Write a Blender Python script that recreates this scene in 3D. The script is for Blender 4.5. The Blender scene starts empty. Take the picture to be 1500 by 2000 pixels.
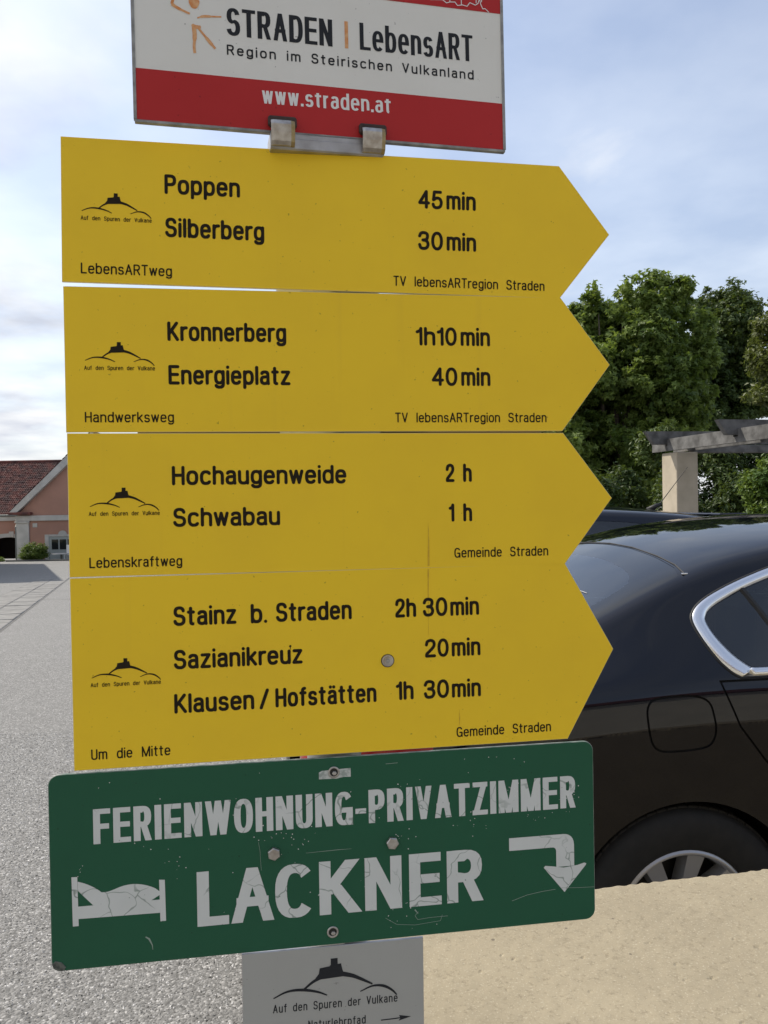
import bpy, math, random
import numpy as np
from mathutils import Matrix, Vector
from mathutils.geometry import delaunay_2d_cdt
R = math.radians
random.seed(4)
rng = np.random.default_rng(7)
sc = bpy.context.scene
col = sc.collection

# ------------------------------------------------------------------ camera
EYE = 1.5
FPX, CX, CY = 1560.0, 750.0, 1000.0
ROLL, PITCH = R(-1.0), R(-0.6)
cam_d = bpy.data.cameras.new('camera')
cam = bpy.data.objects.new('camera', cam_d)
col.objects.link(cam)
sc.camera = cam
cam_d.sensor_fit = 'VERTICAL'
cam_d.sensor_height = 36.0
cam_d.lens = FPX / 2000.0 * 36.0
cam_d.clip_start = 0.05
cam_d.clip_end = 2000.0
cr, sr, cp, sp = math.cos(ROLL), math.sin(ROLL), math.cos(PITCH), math.sin(PITCH)
fwd = Vector((0, cp, sp)); up0 = Vector((0, -sp, cp)); rt0 = Vector((1, 0, 0))
rt = rt0 * cr + up0 * sr
upv = up0 * cr - rt0 * sr
M = Matrix((rt, upv, -fwd)).transposed().to_4x4()
M.translation = Vector((0, 0, EYE))
cam.matrix_world = M


def at(px, py, Y):
    """point of the place seen at that spot of the photograph, Y metres ahead"""
    dx, dy = (px - CX) / FPX, (py - CY) / FPX
    d = fwd + rt * dx - upv * dy
    d = d * (Y / d.y)
    return Vector((d.x, d.y, d.z + EYE))


# ------------------------------------------------------------------ world and sun
SUN_AZ, SUN_EL = R(-60), R(48)          # from +Y, clockwise positive
sc.render.engine = 'CYCLES'
sc.view_settings.view_transform = 'Standard'
sc.view_settings.look = 'None'
sc.view_settings.exposure = 0.95
sc.view_settings.gamma = 1.0
sc.view_settings.use_curve_mapping = False
sc.cycles.use_denoising = True
sc.cycles.max_bounces = 8

world = bpy.data.worlds.new("World")
sc.world = world
world.use_nodes = True
nt = world.node_tree
for n in list(nt.nodes):
    nt.nodes.remove(n)


def nd(t, typ, **kw):
    n = t.nodes.new(typ)
    for k, v in kw.items():
        setattr(n, k, v)
    return n


def lk(t, a, b):
    t.links.new(a, b)


def math_n(t, op, a, b=None, c=None, clamp=False):
    n = t.nodes.new('ShaderNodeMath'); n.operation = op; n.use_clamp = clamp
    for i, v in enumerate((a, b, c)):
        if v is None:
            continue
        if isinstance(v, (int, float)):
            n.inputs[i].default_value = v
        else:
            t.links.new(v, n.inputs[i])
    return n.outputs[0]


def ramp(t, fac, stops):
    n = t.nodes.new('ShaderNodeValToRGB')
    e = n.color_ramp.elements
    while len(e) < len(stops):
        e.new(0.5)
    for i, (p, c) in enumerate(stops):
        e[i].position = p
        e[i].color = (c, c, c, 1) if isinstance(c, (int, float)) else (*c, 1)
    if fac is not None:
        t.links.new(fac, n.inputs[0])
    return n.outputs[0]


sky = nd(nt, 'ShaderNodeTexSky', sky_type='NISHITA', sun_disc=False)
sky.sun_elevation = SUN_EL
sky.sun_rotation = SUN_AZ % (2 * math.pi)
sky.air_density = 1.0; sky.dust_density = 2.0; sky.ozone_density = 2.2
bg_sky = nd(nt, 'ShaderNodeBackground'); bg_sky.inputs[1].default_value = 0.105
lk(nt, sky.outputs[0], bg_sky.inputs[0])
tc = nd(nt, 'ShaderNodeTexCoord')
sep = nd(nt, 'ShaderNodeSeparateXYZ'); lk(nt, tc.outputs['Generated'], sep.inputs[0])
zc = math_n(nt, 'MAXIMUM', sep.outputs[2], 0.0)
den = math_n(nt, 'ADD', zc, 0.16)
comb = nd(nt, 'ShaderNodeCombineXYZ')
lk(nt, math_n(nt, 'DIVIDE', sep.outputs[0], den), comb.inputs[0])
lk(nt, math_n(nt, 'DIVIDE', sep.outputs[1], den), comb.inputs[1])
n1 = nd(nt, 'ShaderNodeTexNoise'); n1.inputs['Scale'].default_value = 1.3; n1.inputs['Detail'].default_value = 7; n1.inputs['Roughness'].default_value = 0.52
n1.inputs['Distortion'].default_value = 0.35
mp = nd(nt, 'ShaderNodeMapping'); mp.inputs['Location'].default_value = (2.3, 0.9, 0.0)
lk(nt, comb.outputs[0], mp.inputs[0]); lk(nt, mp.outputs[0], n1.inputs[0])
# more cloud towards the sun (left) and a milky veil towards the horizon
bias = math_n(nt, 'MULTIPLY', sep.outputs[0], -0.30)
cv = math_n(nt, 'ADD', n1.outputs[0], bias)
mask = ramp(nt, cv, [(0.40, 0.0), (0.72, 1.0)])
veil = ramp(nt, zc, [(0.0, 0.85), (0.12, 0.62), (0.35, 0.40), (1.0, 0.30)])
fac = math_n(nt, 'MAXIMUM', mask, veil)
n2 = nd(nt, 'ShaderNodeTexNoise'); n2.inputs['Scale'].default_value = 2.6; n2.inputs['Detail'].default_value = 5
lk(nt, mp.outputs[0], n2.inputs[0])
ccol = nd(nt, 'ShaderNodeValToRGB')
ccol.color_ramp.elements[0].position = 0.36; ccol.color_ramp.elements[0].color = (0.52, 0.555, 0.64, 1)
ccol.color_ramp.elements[1].position = 0.66; ccol.color_ramp.elements[1].color = (0.84, 0.85, 0.86, 1)
lk(nt, n2.outputs[0], ccol.inputs[0])
bg_c = nd(nt, 'ShaderNodeBackground'); bg_c.inputs[1].default_value = 0.64
lk(nt, ccol.outputs[0], bg_c.inputs[0])
mixw = nd(nt, 'ShaderNodeMixShader')
lk(nt, fac, mixw.inputs[0]); lk(nt, bg_sky.outputs[0], mixw.inputs[1]); lk(nt, bg_c.outputs[0], mixw.inputs[2])
outw = nd(nt, 'ShaderNodeOutputWorld'); lk(nt, mixw.outputs[0], outw.inputs[0])

sun_d = bpy.data.lights.new('sun', 'SUN')
sun_d.energy = 2.6; sun_d.angle = R(0.6); sun_d.color = (1.0, 0.93, 0.82)
sun = bpy.data.objects.new('sun', sun_d); col.objects.link(sun)
sdir = Vector((math.sin(SUN_AZ) * math.cos(SUN_EL), math.cos(SUN_AZ) * math.cos(SUN_EL), math.sin(SUN_EL)))
sun.rotation_euler = sdir.to_track_quat('Z', 'Y').to_euler()
sun.location = (0, 0, 30)


# ------------------------------------------------------------------ materials
def mat(name, c, rough=0.6, metal=0.0, c2=None, nscale=8.0, ndetail=5, lo=0.35, hi=0.65, bump=0.0, bscale=40.0, bdist=0.002, spec=0.5, coat=0.0):
    m = bpy.data.materials.new(name); m.use_nodes = True
    t = m.node_tree; b = t.nodes['Principled BSDF']
    b.inputs['Roughness'].default_value = rough; b.inputs['Metallic'].default_value = metal
    b.inputs['Specular IOR Level'].default_value = spec
    b.inputs['Coat Weight'].default_value = coat
    b.inputs['Coat Roughness'].default_value = 0.02
    b.inputs['Base Color'].default_value = (*c, 1)
    co = t.nodes.new('ShaderNodeTexCoord')
    if c2 is not None:
        n = t.nodes.new('ShaderNodeTexNoise'); n.inputs['Scale'].default_value = nscale; n.inputs['Detail'].default_value = ndetail
        t.links.new(co.outputs['Object'], n.inputs[0])
        r = ramp(t, n.outputs[0], [(lo, c), (hi, c2)])
        t.links.new(r, b.inputs['Base Color'])
    if bump:
        n = t.nodes.new('ShaderNodeTexNoise'); n.inputs['Scale'].default_value = bscale; n.inputs['Detail'].default_value = 6
        t.links.new(co.outputs['Object'], n.inputs[0])
        bp = t.nodes.new('ShaderNodeBump'); bp.inputs['Strength'].default_value = bump; bp.inputs['Distance'].default_value = bdist
        t.links.new(n.outputs[0], bp.inputs['Height']); t.links.new(bp.outputs[0], b.inputs['Normal'])
    return m


def mixc(t, fac, a, b):
    n = t.nodes.new('ShaderNodeMix'); n.data_type = 'RGBA'
    for s, v in ((n.inputs[0], fac), (n.inputs[6], a), (n.inputs[7], b)):
        if isinstance(v, tuple):
            s.default_value = (*v, 1)
        elif isinstance(v, (int, float)):
            s.default_value = v
        else:
            t.links.new(v, s)
    return n.outputs[2]


def vor(t, src, scale, feature='F1', dist=False):
    n = t.nodes.new('ShaderNodeTexVoronoi'); n.feature = feature; n.inputs['Scale'].default_value = scale
    t.links.new(src, n.inputs['Vector'])
    return n


def noise(t, src, scale, detail=4, rough=0.5):
    n = t.nodes.new('ShaderNodeTexNoise'); n.inputs['Scale'].default_value = scale; n.inputs['Detail'].default_value = detail
    n.inputs['Roughness'].default_value = rough
    t.links.new(src, n.inputs[0])
    return n


def sign_paint(name, base, dirt, streak=False, rough=0.42, dirt_amt=1.0):
    """painted sheet with faint cloudiness, tiny specks and thin run marks"""
    m = mat(name, base, rough=rough, spec=0.32)
    t = m.node_tree; b = t.nodes['Principled BSDF']
    oi = t.nodes.new('ShaderNodeObjectInfo'); va = t.nodes.new('ShaderNodeVectorMath'); va.operation = 'MULTIPLY_ADD'
    t.links.new(oi.outputs['Location'], va.inputs[0]); va.inputs[1].default_value = (7.3, 5.1, 9.7)
    t.links.new(t.nodes['Texture Coordinate'].outputs['Object'], va.inputs[2]); co = va.outputs[0]
    n = noise(t, co, 9, 6, 0.6)
    f = ramp(t, n.outputs[0], [(0.42, 0.0), (0.75, 0.22 * dirt_amt)])
    c = mixc(t, f, base, dirt)
    sp = noise(t, co, 240, 2, 0.5)
    f2 = ramp(t, sp.outputs[0], [(0.735, 0.0), (0.765, 0.55 * dirt_amt)])
    c = mixc(t, f2, c, tuple(x * 0.35 for x in dirt))
    mpn = t.nodes.new('ShaderNodeMapping'); mpn.inputs['Scale'].default_value = (60, 2.2, 1)
    t.links.new(co, mpn.inputs[0])
    st = noise(t, mpn.outputs[0], 1.0, 4, 0.6)
    f3 = ramp(t, st.outputs[0], [(0.60, 0.0), (0.78, 0.16 * dirt_amt)])
    c = mixc(t, f3, c, dirt)
    t.links.new(c, b.inputs['Base Color'])
    rn = ramp(t, n.outputs[0], [(0.3, rough - 0.06), (0.7, rough + 0.12)])
    t.links.new(rn, b.inputs['Roughness'])
    bn = noise(t, co, 14, 3)
    bp = t.nodes.new('ShaderNodeBump'); bp.inputs['Strength'].default_value = 0.12; bp.inputs['Distance'].default_value = 0.004
    t.links.new(bn.outputs[0], bp.inputs['Height']); t.links.new(bp.outputs[0], b.inputs['Normal'])
    return m


MT = {}
MT['yellow'] = sign_paint('yellow_sign_paint', (0.93, 0.622, 0.022), (0.74, 0.46, 0.04), rough=0.55)
MT['yellow_edge'] = mat('pale_sheet_edge', (0.70, 0.60, 0.30), 0.6)
MT['white'] = sign_paint('white_sign_paint', (0.78, 0.77, 0.72), (0.62, 0.60, 0.54), rough=0.5)
MT['red'] = sign_paint('red_sign_paint', (0.47, 0.020, 0.020), (0.36, 0.02, 0.018), rough=0.5)
MT['green'] = sign_paint('green_sign_paint', (0.012, 0.098, 0.048), (0.026, 0.078, 0.045), rough=0.5)
MT['gray'] = sign_paint('grey_sign_paint', (0.40, 0.40, 0.375), (0.34, 0.33, 0.30), rough=0.5)
MT['ink'] = mat('black_lettering', (0.010, 0.007, 0.003), 0.6, c2=(0.020, 0.013, 0.006), nscale=30, spec=.2)
MT['ink_gray'] = mat('charcoal_lettering', (0.018, 0.020, 0.024), 0.6, spec=.25)
MT['orange'] = mat('orange_print', (0.66, 0.24, 0.06), 0.5, c2=(0.74, 0.42, 0.20), nscale=160)
MT['whiteprint'] = mat('white_print', (0.78, 0.77, 0.74), 0.45)
MT['rust'] = mat('rusty_run_mark', (0.62, 0.36, 0.03), 0.6, c2=(0.80, 0.51, 0.025), nscale=90, spec=.3)


def cracked_white():
    m = mat('cracked_white_foil', (0.66, 0.68, 0.66), rough=0.4)
    t = m.node_tree; b = t.nodes['Principled BSDF']; co = t.nodes['Texture Coordinate'].outputs['Object']
    nz = noise(t, co, 22, 3)
    mx = t.nodes.new('ShaderNodeVectorMath'); mx.operation = 'MULTIPLY_ADD'
    t.links.new(nz.outputs['Color'], mx.inputs[0]); mx.inputs[1].default_value = (0.06,) * 3
    t.links.new(co, mx.inputs[2])
    v = vor(t, mx.outputs[0], 24, 'DISTANCE_TO_EDGE')
    gate = ramp(t, noise(t, co, 13, 3).outputs[0], [(0.44, 0.0), (0.53, 1.0)])
    f = math_n(t, 'MULTIPLY', ramp(t, v.outputs['Distance'], [(0.0, 0.75), (0.010, 0.55), (0.020, 0.0)]), gate)
    c = mixc(t, f, (0.66, 0.68, 0.66), (0.10, 0.16, 0.12))
    sp = noise(t, co, 150, 4, 0.6)
    f2 = ramp(t, sp.outputs[0], [(0.70, 0.0), (0.72, 0.9)])
    c = mixc(t, f2, c, (0.04, 0.09, 0.06))
    cl = noise(t, co, 25, 4)
    c = mixc(t, ramp(t, cl.outputs[0], [(0.4, 0.0), (0.7, 0.25)]), c, (0.50, 0.53, 0.50))
    t.links.new(c, b.inputs['Base Color'])
    return m


MT['foil'] = cracked_white()
MT['steel'] = mat('dull_steel', (0.55, 0.53, 0.50), 0.38, 0.9, c2=(0.38, 0.34, 0.30), nscale=120, bump=0.3, bscale=200, bdist=0.0006)
MT['alu'] = mat('weathered_aluminium', (0.50, 0.50, 0.50), 0.42, 0.85, c2=(0.36, 0.35, 0.34), nscale=50, bump=0.2, bscale=160, bdist=0.0005)
MT['galv'] = mat('galvanised_steel', (0.42, 0.43, 0.44), 0.5, 0.7, c2=(0.30, 0.31, 0.32), nscale=35)
MT['rubber_clip'] = mat('brown_clip_rubber', (0.055, 0.032, 0.022), 0.6, c2=(0.03, 0.018, 0.014), nscale=90)
MT['brass'] = mat('tarnished_edge', (0.42, 0.33, 0.16), 0.45, 0.6, c2=(0.30, 0.22, 0.10), nscale=150)
MT['dark'] = mat('dark_plastic', (0.012, 0.012, 0.013), 0.6)
MT['hole'] = mat('hole_shadow_metal', (0.03, 0.03, 0.027), 0.5, 0.4)


# ------------------------------------------------------------------ object helpers
def tag(o, label=None, cat=None, group=None, kind=None):
    if label: o['label'] = label
    if cat: o['category'] = cat
    if group: o['group'] = group
    if kind: o['kind'] = kind
    return o


def empty(name, loc=(0, 0, 0), rz=0.0):
    o = bpy.data.objects.new(name, None); col.objects.link(o)
    o.location = loc; o.rotation_euler = (0, 0, rz); o.empty_display_size = 0.1
    return o


def mk(name, V, F, m=None, parent=None, smooth=False, mats=None, mi=None):
    me = bpy.data.meshes.new(name)
    V = np.asarray(V, dtype=float)
    me.from_pydata(V.tolist() if len(V) else [], [], [list(f) for f in F])
    for x in (mats or ([m] if m else [])):
        me.materials.append(x)
    if mi is not None:
        me.polygons.foreach_set('material_index', np.asarray(mi, dtype=np.int32))
    if smooth:
        me.polygons.foreach_set('use_smooth', np.ones(len(me.polygons), dtype=bool))
    me.update()
    o = bpy.data.objects.new(name, me); col.objects.link(o)
    if parent is not None:
        o.parent = parent
    return o


class MB:
    """collects simple solids into one mesh"""
    def __init__(self):
        self.v = []; self.f = []

    def add(self, V, F):
        n = len(self.v)
        self.v += [tuple(p) for p in V]
        self.f += [[i + n for i in f] for f in F]
        return self

    def box(self, x0, x1, y0, y1, z0, z1, bev=0.0, T=None):
        b = min(bev, (x1 - x0) * .45, (y1 - y0) * .45, (z1 - z0) * .45)
        if b <= 0:
            V = [(x, y, z) for z in (z0, z1) for y in (y0, y1) for x in (x0, x1)]
            F = [(0, 2, 3, 1), (4, 5, 7, 6), (0, 1, 5, 4), (2, 6, 7, 3), (0, 4, 6, 2), (1, 3, 7, 5)]
        else:
            V = []; F = []
            for sz in (0, 1):
                for sy in (0, 1):
                    for sx in (0, 1):
                        X = (x0, x1)[sx]; Y = (y0, y1)[sy]; Z = (z0, z1)[sz]
                        dx = (b, -b)[sx]; dy = (b, -b)[sy]; dz = (b, -b)[sz]
                        V += [(X, Y + dy, Z + dz), (X + dx, Y, Z + dz), (X + dx, Y + dy, Z)]
            def ix(sx, sy, sz, k): return (sz * 4 + sy * 2 + sx) * 3 + k
            F += [[ix(0, 0, 0, 0), ix(0, 0, 1, 0), ix(0, 1, 1, 0), ix(0, 1, 0, 0)], [ix(1, 0, 0, 0), ix(1, 1, 0, 0), ix(1, 1, 1, 0), ix(1, 0, 1, 0)],
                  [ix(0, 0, 0, 1), ix(1, 0, 0, 1), ix(1, 0, 1, 1), ix(0, 0, 1, 1)], [ix(0, 1, 0, 1), ix(0, 1, 1, 1), ix(1, 1, 1, 1), ix(1, 1, 0, 1)],
                  [ix(0, 0, 0, 2), ix(0, 1, 0, 2), ix(1, 1, 0, 2), ix(1, 0, 0, 2)], [ix(0, 0, 1, 2), ix(1, 0, 1, 2), ix(1, 1, 1, 2), ix(0, 1, 1, 2)]]
            for s1 in (0, 1):
                for s2 in (0, 1):
                    F.append([ix(s1, s2, 0, 0), ix(s1, s2, 1, 0), ix(s1, s2, 1, 1), ix(s1, s2, 0, 1)])
                    F.append([ix(s1, 0, s2, 0), ix(s1, 1, s2, 0), ix(s1, 1, s2, 2), ix(s1, 0, s2, 2)])
                    F.append([ix(0, s1, s2, 1), ix(1, s1, s2, 1), ix(1, s1, s2, 2), ix(0, s1, s2, 2)])
            for sx in (0, 1):
                for sy in (0, 1):
                    for sz in (0, 1):
                        F.append([ix(sx, sy, sz, 0), ix(sx, sy, sz, 1), ix(sx, sy, sz, 2)])
        if T is not None:
            V = [tuple(T @ Vector(p)) for p in V]
        return self.add(V, F)

    def tube(self, pts, rad, n=10, caps=True):
        pts = [Vector(p) for p in pts]
        if isinstance(rad, (int, float)):
            rad = [rad] * len(pts)
        V = []; F = []
        prev = None
        for i, p in enumerate(pts):
            d = (pts[min(i + 1, len(pts) - 1)] - pts[max(i - 1, 0)]).normalized()
            a = prev if prev is not None else (Vector((0, 0, 1)) if abs(d.z) < .9 else Vector((1, 0, 0)))
            a = (a - d * a.dot(d)).normalized(); b = d.cross(a); prev = a
            for k in range(n):
                t = 2 * math.pi * k / n
                V.append(tuple(p + (a * math.cos(t) + b * math.sin(t)) * rad[i]))
        for i in range(len(pts) - 1):
            for k in range(n):
                F.append([i * n + k, i * n + (k + 1) % n, (i + 1) * n + (k + 1) % n, (i + 1) * n + k])
        if caps:
            F.append(list(range(n))[::-1]); F.append([(len(pts) - 1) * n + k for k in range(n)])
        return self.add(V, F)

    def lathe(self, prof, c=(0, 0, 0), axis='z', n=24):
        V = []; F = []
        for r, h in prof:
            for k in range(n):
                t = 2 * math.pi * k / n
                x, y = r * math.cos(t), r * math.sin(t)
                p = (x, y, h) if axis == 'z' else ((x, h, y) if axis == 'y' else (h, x, y))
                V.append((p[0] + c[0], p[1] + c[1], p[2] + c[2]))
        for i in range(len(prof) - 1):
            for k in range(n):
                F.append([i * n + k, i * n + (k + 1) % n, (i + 1) * n + (k + 1) % n, (i + 1) * n + k])
        return self.add(V, F)

    def prism(self, poly, z0, z1, bev=0.0):
        """polygon in xy, extruded z0..z1; z1 is the front"""
        n = len(poly)
        P = [Vector((p[0], p[1])) for p in poly]
        area = sum(P[i].x * P[(i + 1) % n].y - P[(i + 1) % n].x * P[i].y for i in range(n))
        if area < 0:
            P.reverse()
        def inset(d):
            out = []
            for i in range(n):
                a = (P[i] - P[i - 1]).normalized(); b = (P[(i + 1) % n] - P[i]).normalized()
                na = Vector((-a.y, a.x)); nb = Vector((-b.y, b.x))
                m_ = (na + nb)
                m_ = m_ / max(m_.dot(m_) / 2, .2)
                out.append(P[i] + m_ * d)
            return out
        rings = [(P, z0)]
        if bev > 0:
            rings += [(P, z1 - bev), (inset(bev), z1)]
        else:
            rings += [(P, z1)]
        V = []; F = []
        for ring, z in rings:
            V += [(p.x, p.y, z) for p in ring]
        for r in range(len(rings) - 1):
            for i in range(n):
                F.append([r * n + i, r * n + (i + 1) % n, (r + 1) * n + (i + 1) % n, (r + 1) * n + i])
        F.append([n - 1 - i for i in range(n)])
        F.append([(len(rings) - 1) * n + i for i in range(n)])
        return self.add(V, F)

    def build(self, name, m=None, parent=None, smooth=False, mats=None, mi=None):
        return mk(name, self.v, self.f, m, parent, smooth, mats, mi)


# ------------------------------------------------------------------ lettering: a stroke alphabet drawn from scratch
def ell(cx, cy, rx, ry, a0, a1, n=14, p=2.5):
    out = []
    for i in range(n + 1):
        a = R(a0 + (a1 - a0) * i / n)
        c, s = math.cos(a), math.sin(a)
        ox, oy = math.copysign(abs(c) ** (2 / p), c), math.copysign(abs(s) ** (2 / p), s)
        out.append((cx + rx * ox, cy + ry * oy, ox, oy))
    return out


def cr_(pts, n=5, closed=False):
    P = [np.array(p, float) for p in pts]
    if closed:
        P = [P[-1]] + P + [P[0], P[1]]
    else:
        P = [2 * P[0] - P[1]] + P + [2 * P[-1] - P[-2]]
    out = []
    for i in range(1, len(P) - 2):
        for k in range(n):
            t = k / n
            out.append(tuple(0.5 * ((2 * P[i]) + (-P[i - 1] + P[i + 1]) * t + (2 * P[i - 1] - 5 * P[i] + 4 * P[i + 1] - P[i + 2]) * t * t + (-P[i - 1] + 3 * P[i] - 3 * P[i + 1] + P[i + 2]) * t ** 3)))
    out.append(tuple(P[-2]))
    return out


X = 0.72


def L(*p): return list(p)


G = {
 ' ': (0.12, []),
 'o': (.48, [ell(.24, X/2, .24, X/2, 0, 360, 24)]),
 'e': (.47, [L((.0, .38), (.47, .38)), ell(.235, X/2, .235, X/2, 3, 318, 20)]),
 'c': (.44, [ell(.24, X/2, .24, X/2, 42, 318, 18)]),
 'n': (.44, [L((0, X), (0, 0)), ell(.22, .46, .22, .26, 180, 0, 12) + [(.44, 0)]]),
 'm': (.74, [L((0, X), (0, 0)), ell(.185, .50, .185, .22, 180, 0, 10) + [(.37, 0)], ell(.555, .50, .185, .22, 180, 0, 10) + [(.74, 0)]]),
 'h': (.44, [L((0, 1), (0, 0)), ell(.22, .46, .22, .26, 180, 0, 12) + [(.44, 0)]]),
 'r': (.24, [L((0, X), (0, 0)), ell(.26, .44, .26, .28, 180, 88, 8)]),
 'u': (.44, [L((.44, X), (.44, 0)), [(0, X)] + ell(.22, .26, .22, .26, 180, 360, 12)]),
 'p': (.47, [L((0, X), (0, -.25)), ell(.235, X/2, .235, X/2, 0, 360, 24)]),
 'b': (.47, [L((0, 1), (0, 0)), ell(.235, X/2, .235, X/2, 0, 360, 24)]),
 'd': (.47, [L((.47, 1), (.47, 0)), ell(.235, X/2, .235, X/2, 0, 360, 24)]),
 'g': (.46, [[(.46, X), (.46, .0)] + ell(.23, -.02, .23, .22, 0, -152, 10)[1:], ell(.23, X/2 + .01, .23, X/2 - .01, 0, 360, 24)]),
 'a': (.43, [ell(.215, .52, .195, .20, 155, 0, 10) + [(.41, .12)] + [(.43, 0)], [(.41, .42)] + ell(.20, .205, .20, .205, 88, 270, 10, 2.3) + ell(.20, .20, .21, .20, 275, 345, 4, 2.3)]),
 's': (.42, [ell(.21, .54, .19, .18, 20, 262, 12, 2.3) + ell(.21, .18, .21, .18, 82, -160, 12, 2.3)]),
 'i': (.0, [L((0, X), (0, 0)), L((0, .985), (0, 1.0))]),
 'l': (.0, [L((0, 1), (0, 0))]),
 't': (.30, [[(.12, .95), (.12, .16)] + ell(.27, .15, .15, .15, 180, 262, 5)[1:], L((0, X), (.28, X))]),
 'f': (.28, [[(.12, 0), (.12, .84)] + ell(.28, .84, .16, .16, 180, 95, 5)[1:], L((0, X), (.28, X))]),
 'k': (.42, [L((0, 1), (0, 0)), L((0, .26), (.40, X)), L((.14, .41), (.42, 0))]),
 'v': (.42, [L((0, X), (.21, 0)), L((.21, 0), (.42, X))]),
 'w': (.64, [L((0, X), (.16, 0)), L((.16, 0), (.32, X)), L((.32, X), (.48, 0)), L((.48, 0), (.64, X))]),
 'z': (.42, [L((.02, X), (.41, X)), L((.41, X), (0, 0)), L((0, 0), (.42, 0))]),
 'ä': (.43, []),
 'A': (.56, [L((0, 0), (.28, 1)), L((.28, 1), (.56, 0)), L((.10, .34), (.46, .34))]),
 'D': (.54, [L((0, 0), (0, 1)), [(0, 1), (.22, 1)] + ell(.24, .5, .30, .5, 90, -90, 16)[1:] + [(0, 0)]]),
 'E': (.48, [L((0, 0), (0, 1)), L((0, 1), (.47, 1)), L((0, .52), (.44, .52)), L((0, 0), (.48, 0))]),
 'F': (.46, [L((0, 0), (0, 1)), L((0, 1), (.46, 1)), L((0, .50), (.40, .50))]),
 'G': (.56, [ell(.28, .5, .28, .5, 38, 352, 20), L((.32, .44), (.56, .44)), L((.56, .44), (.56, .0))]),
 'H': (.52, [L((0, 0), (0, 1)), L((.52, 0), (.52, 1)), L((0, .52), (.52, .52))]),
 'I': (.0, [L((0, 0), (0, 1))]),
 'K': (.52, [L((0, 0), (0, 1)), L((0, .34), (.48, 1)), L((.16, .55), (.52, 0))]),
 'L': (.44, [L((0, 1), (0, 0)), L((0, 0), (.44, 0))]),
 'M': (.72, [L((0, 0), (0, 1)), L((0, 1), (.36, 0)), L((.36, 0), (.72, 1)), L((.72, 1), (.72, 0))]),
 'N': (.52, [L((0, 0), (0, 1)), L((0, 1), (.52, 0)), L((.52, 0), (.52, 1))]),
 'O': (.58, [ell(.29, .5, .29, .5, 0, 360, 28)]),
 'C': (.54, [ell(.28, .5, .28, .5, 40, 320, 22)]),
 'P': (.48, [L((0, 0), (0, 1)), [(0, 1), (.24, 1)] + ell(.24, .74, .24, .26, 90, -90, 10)[1:] + [(0, .48)]]),
 'R': (.52, [L((0, 0), (0, 1)), [(0, 1), (.25, 1)] + ell(.25, .745, .24, .255, 90, -90, 10)[1:] + [(0, .49)], L((.28, .49), (.51, 0))]),
 'S': (.52, [ell(.26, .755, .235, .245, 12, 258, 14, 2.3) + ell(.26, .255, .26, .255, 78, -168, 14, 2.3)]),
 'T': (.50, [L((.25, 0), (.25, 1)), L((0, 1), (.50, 1))]),
 'U': (.50, [[(0, 1)] + ell(.25, .26, .25, .26, 180, 360, 12) + [(.50, 1)]]),
 'V': (.54, [L((0, 1), (.27, 0)), L((.27, 0), (.54, 1))]),
 'W': (.92, [L((0, 1), (.23, 0)), L((.23, 0), (.46, 1)), L((.46, 1), (.69, 0)), L((.69, 0), (.92, 1))]),
 'Z': (.48, [L((.02, 1), (.47, 1)), L((.47, 1), (0, 0)), L((0, 0), (.48, 0))]),
 '0': (.46, [ell(.23, .5, .23, .5, 0, 360, 24, 2.2)]),
 '1': (.20, [L((.20, 0), (.20, 1)), cr_([(.20, 1), (.15, .86), (0, .78)], 4)]),
 '2': (.44, [cr_([(0, .72), (.05, .92), (.22, 1), (.38, .93), (.43, .74), (.36, .54), (.18, .32), (.02, .14), (0, 0)]), L((0, 0), (.44, 0))]),
 '3': (.44, [cr_([(.0, .78), (.07, .95), (.22, 1), (.38, .93), (.41, .75), (.34, .57), (.17, .53)]), cr_([(.17, .53), (.36, .48), (.44, .27), (.37, .06), (.21, 0), (.06, .05), (0, .24)])]),
 '4': (.48, [L((.36, 0), (.36, 1)), L((.36, 1), (0, .28)), L((0, .28), (.48, .28))]),
 '5': (.44, [L((.40, 1), (.07, 1)), L((.07, 1), (.02, .50)), cr_([(.02, .50), (.2, .62), (.37, .56), (.44, .33), (.37, .08), (.2, 0), (.05, .06), (0, .22)])]),
 '.': (.0, [L((0, 0), (0, .01))]),
 '/': (.36, [L((0, -.02), (.36, 1.04))]),
 '-': (.22, [L((0, .36), (.22, .36))]),
 '|': (.0, [L((0, 0), (0, 1))]),
}
G['ä'] = (.43, G['a'][1] + [L((.10, .985), (.10, 1.0)), L((.33, .985), (.33, 1.0))])


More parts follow.
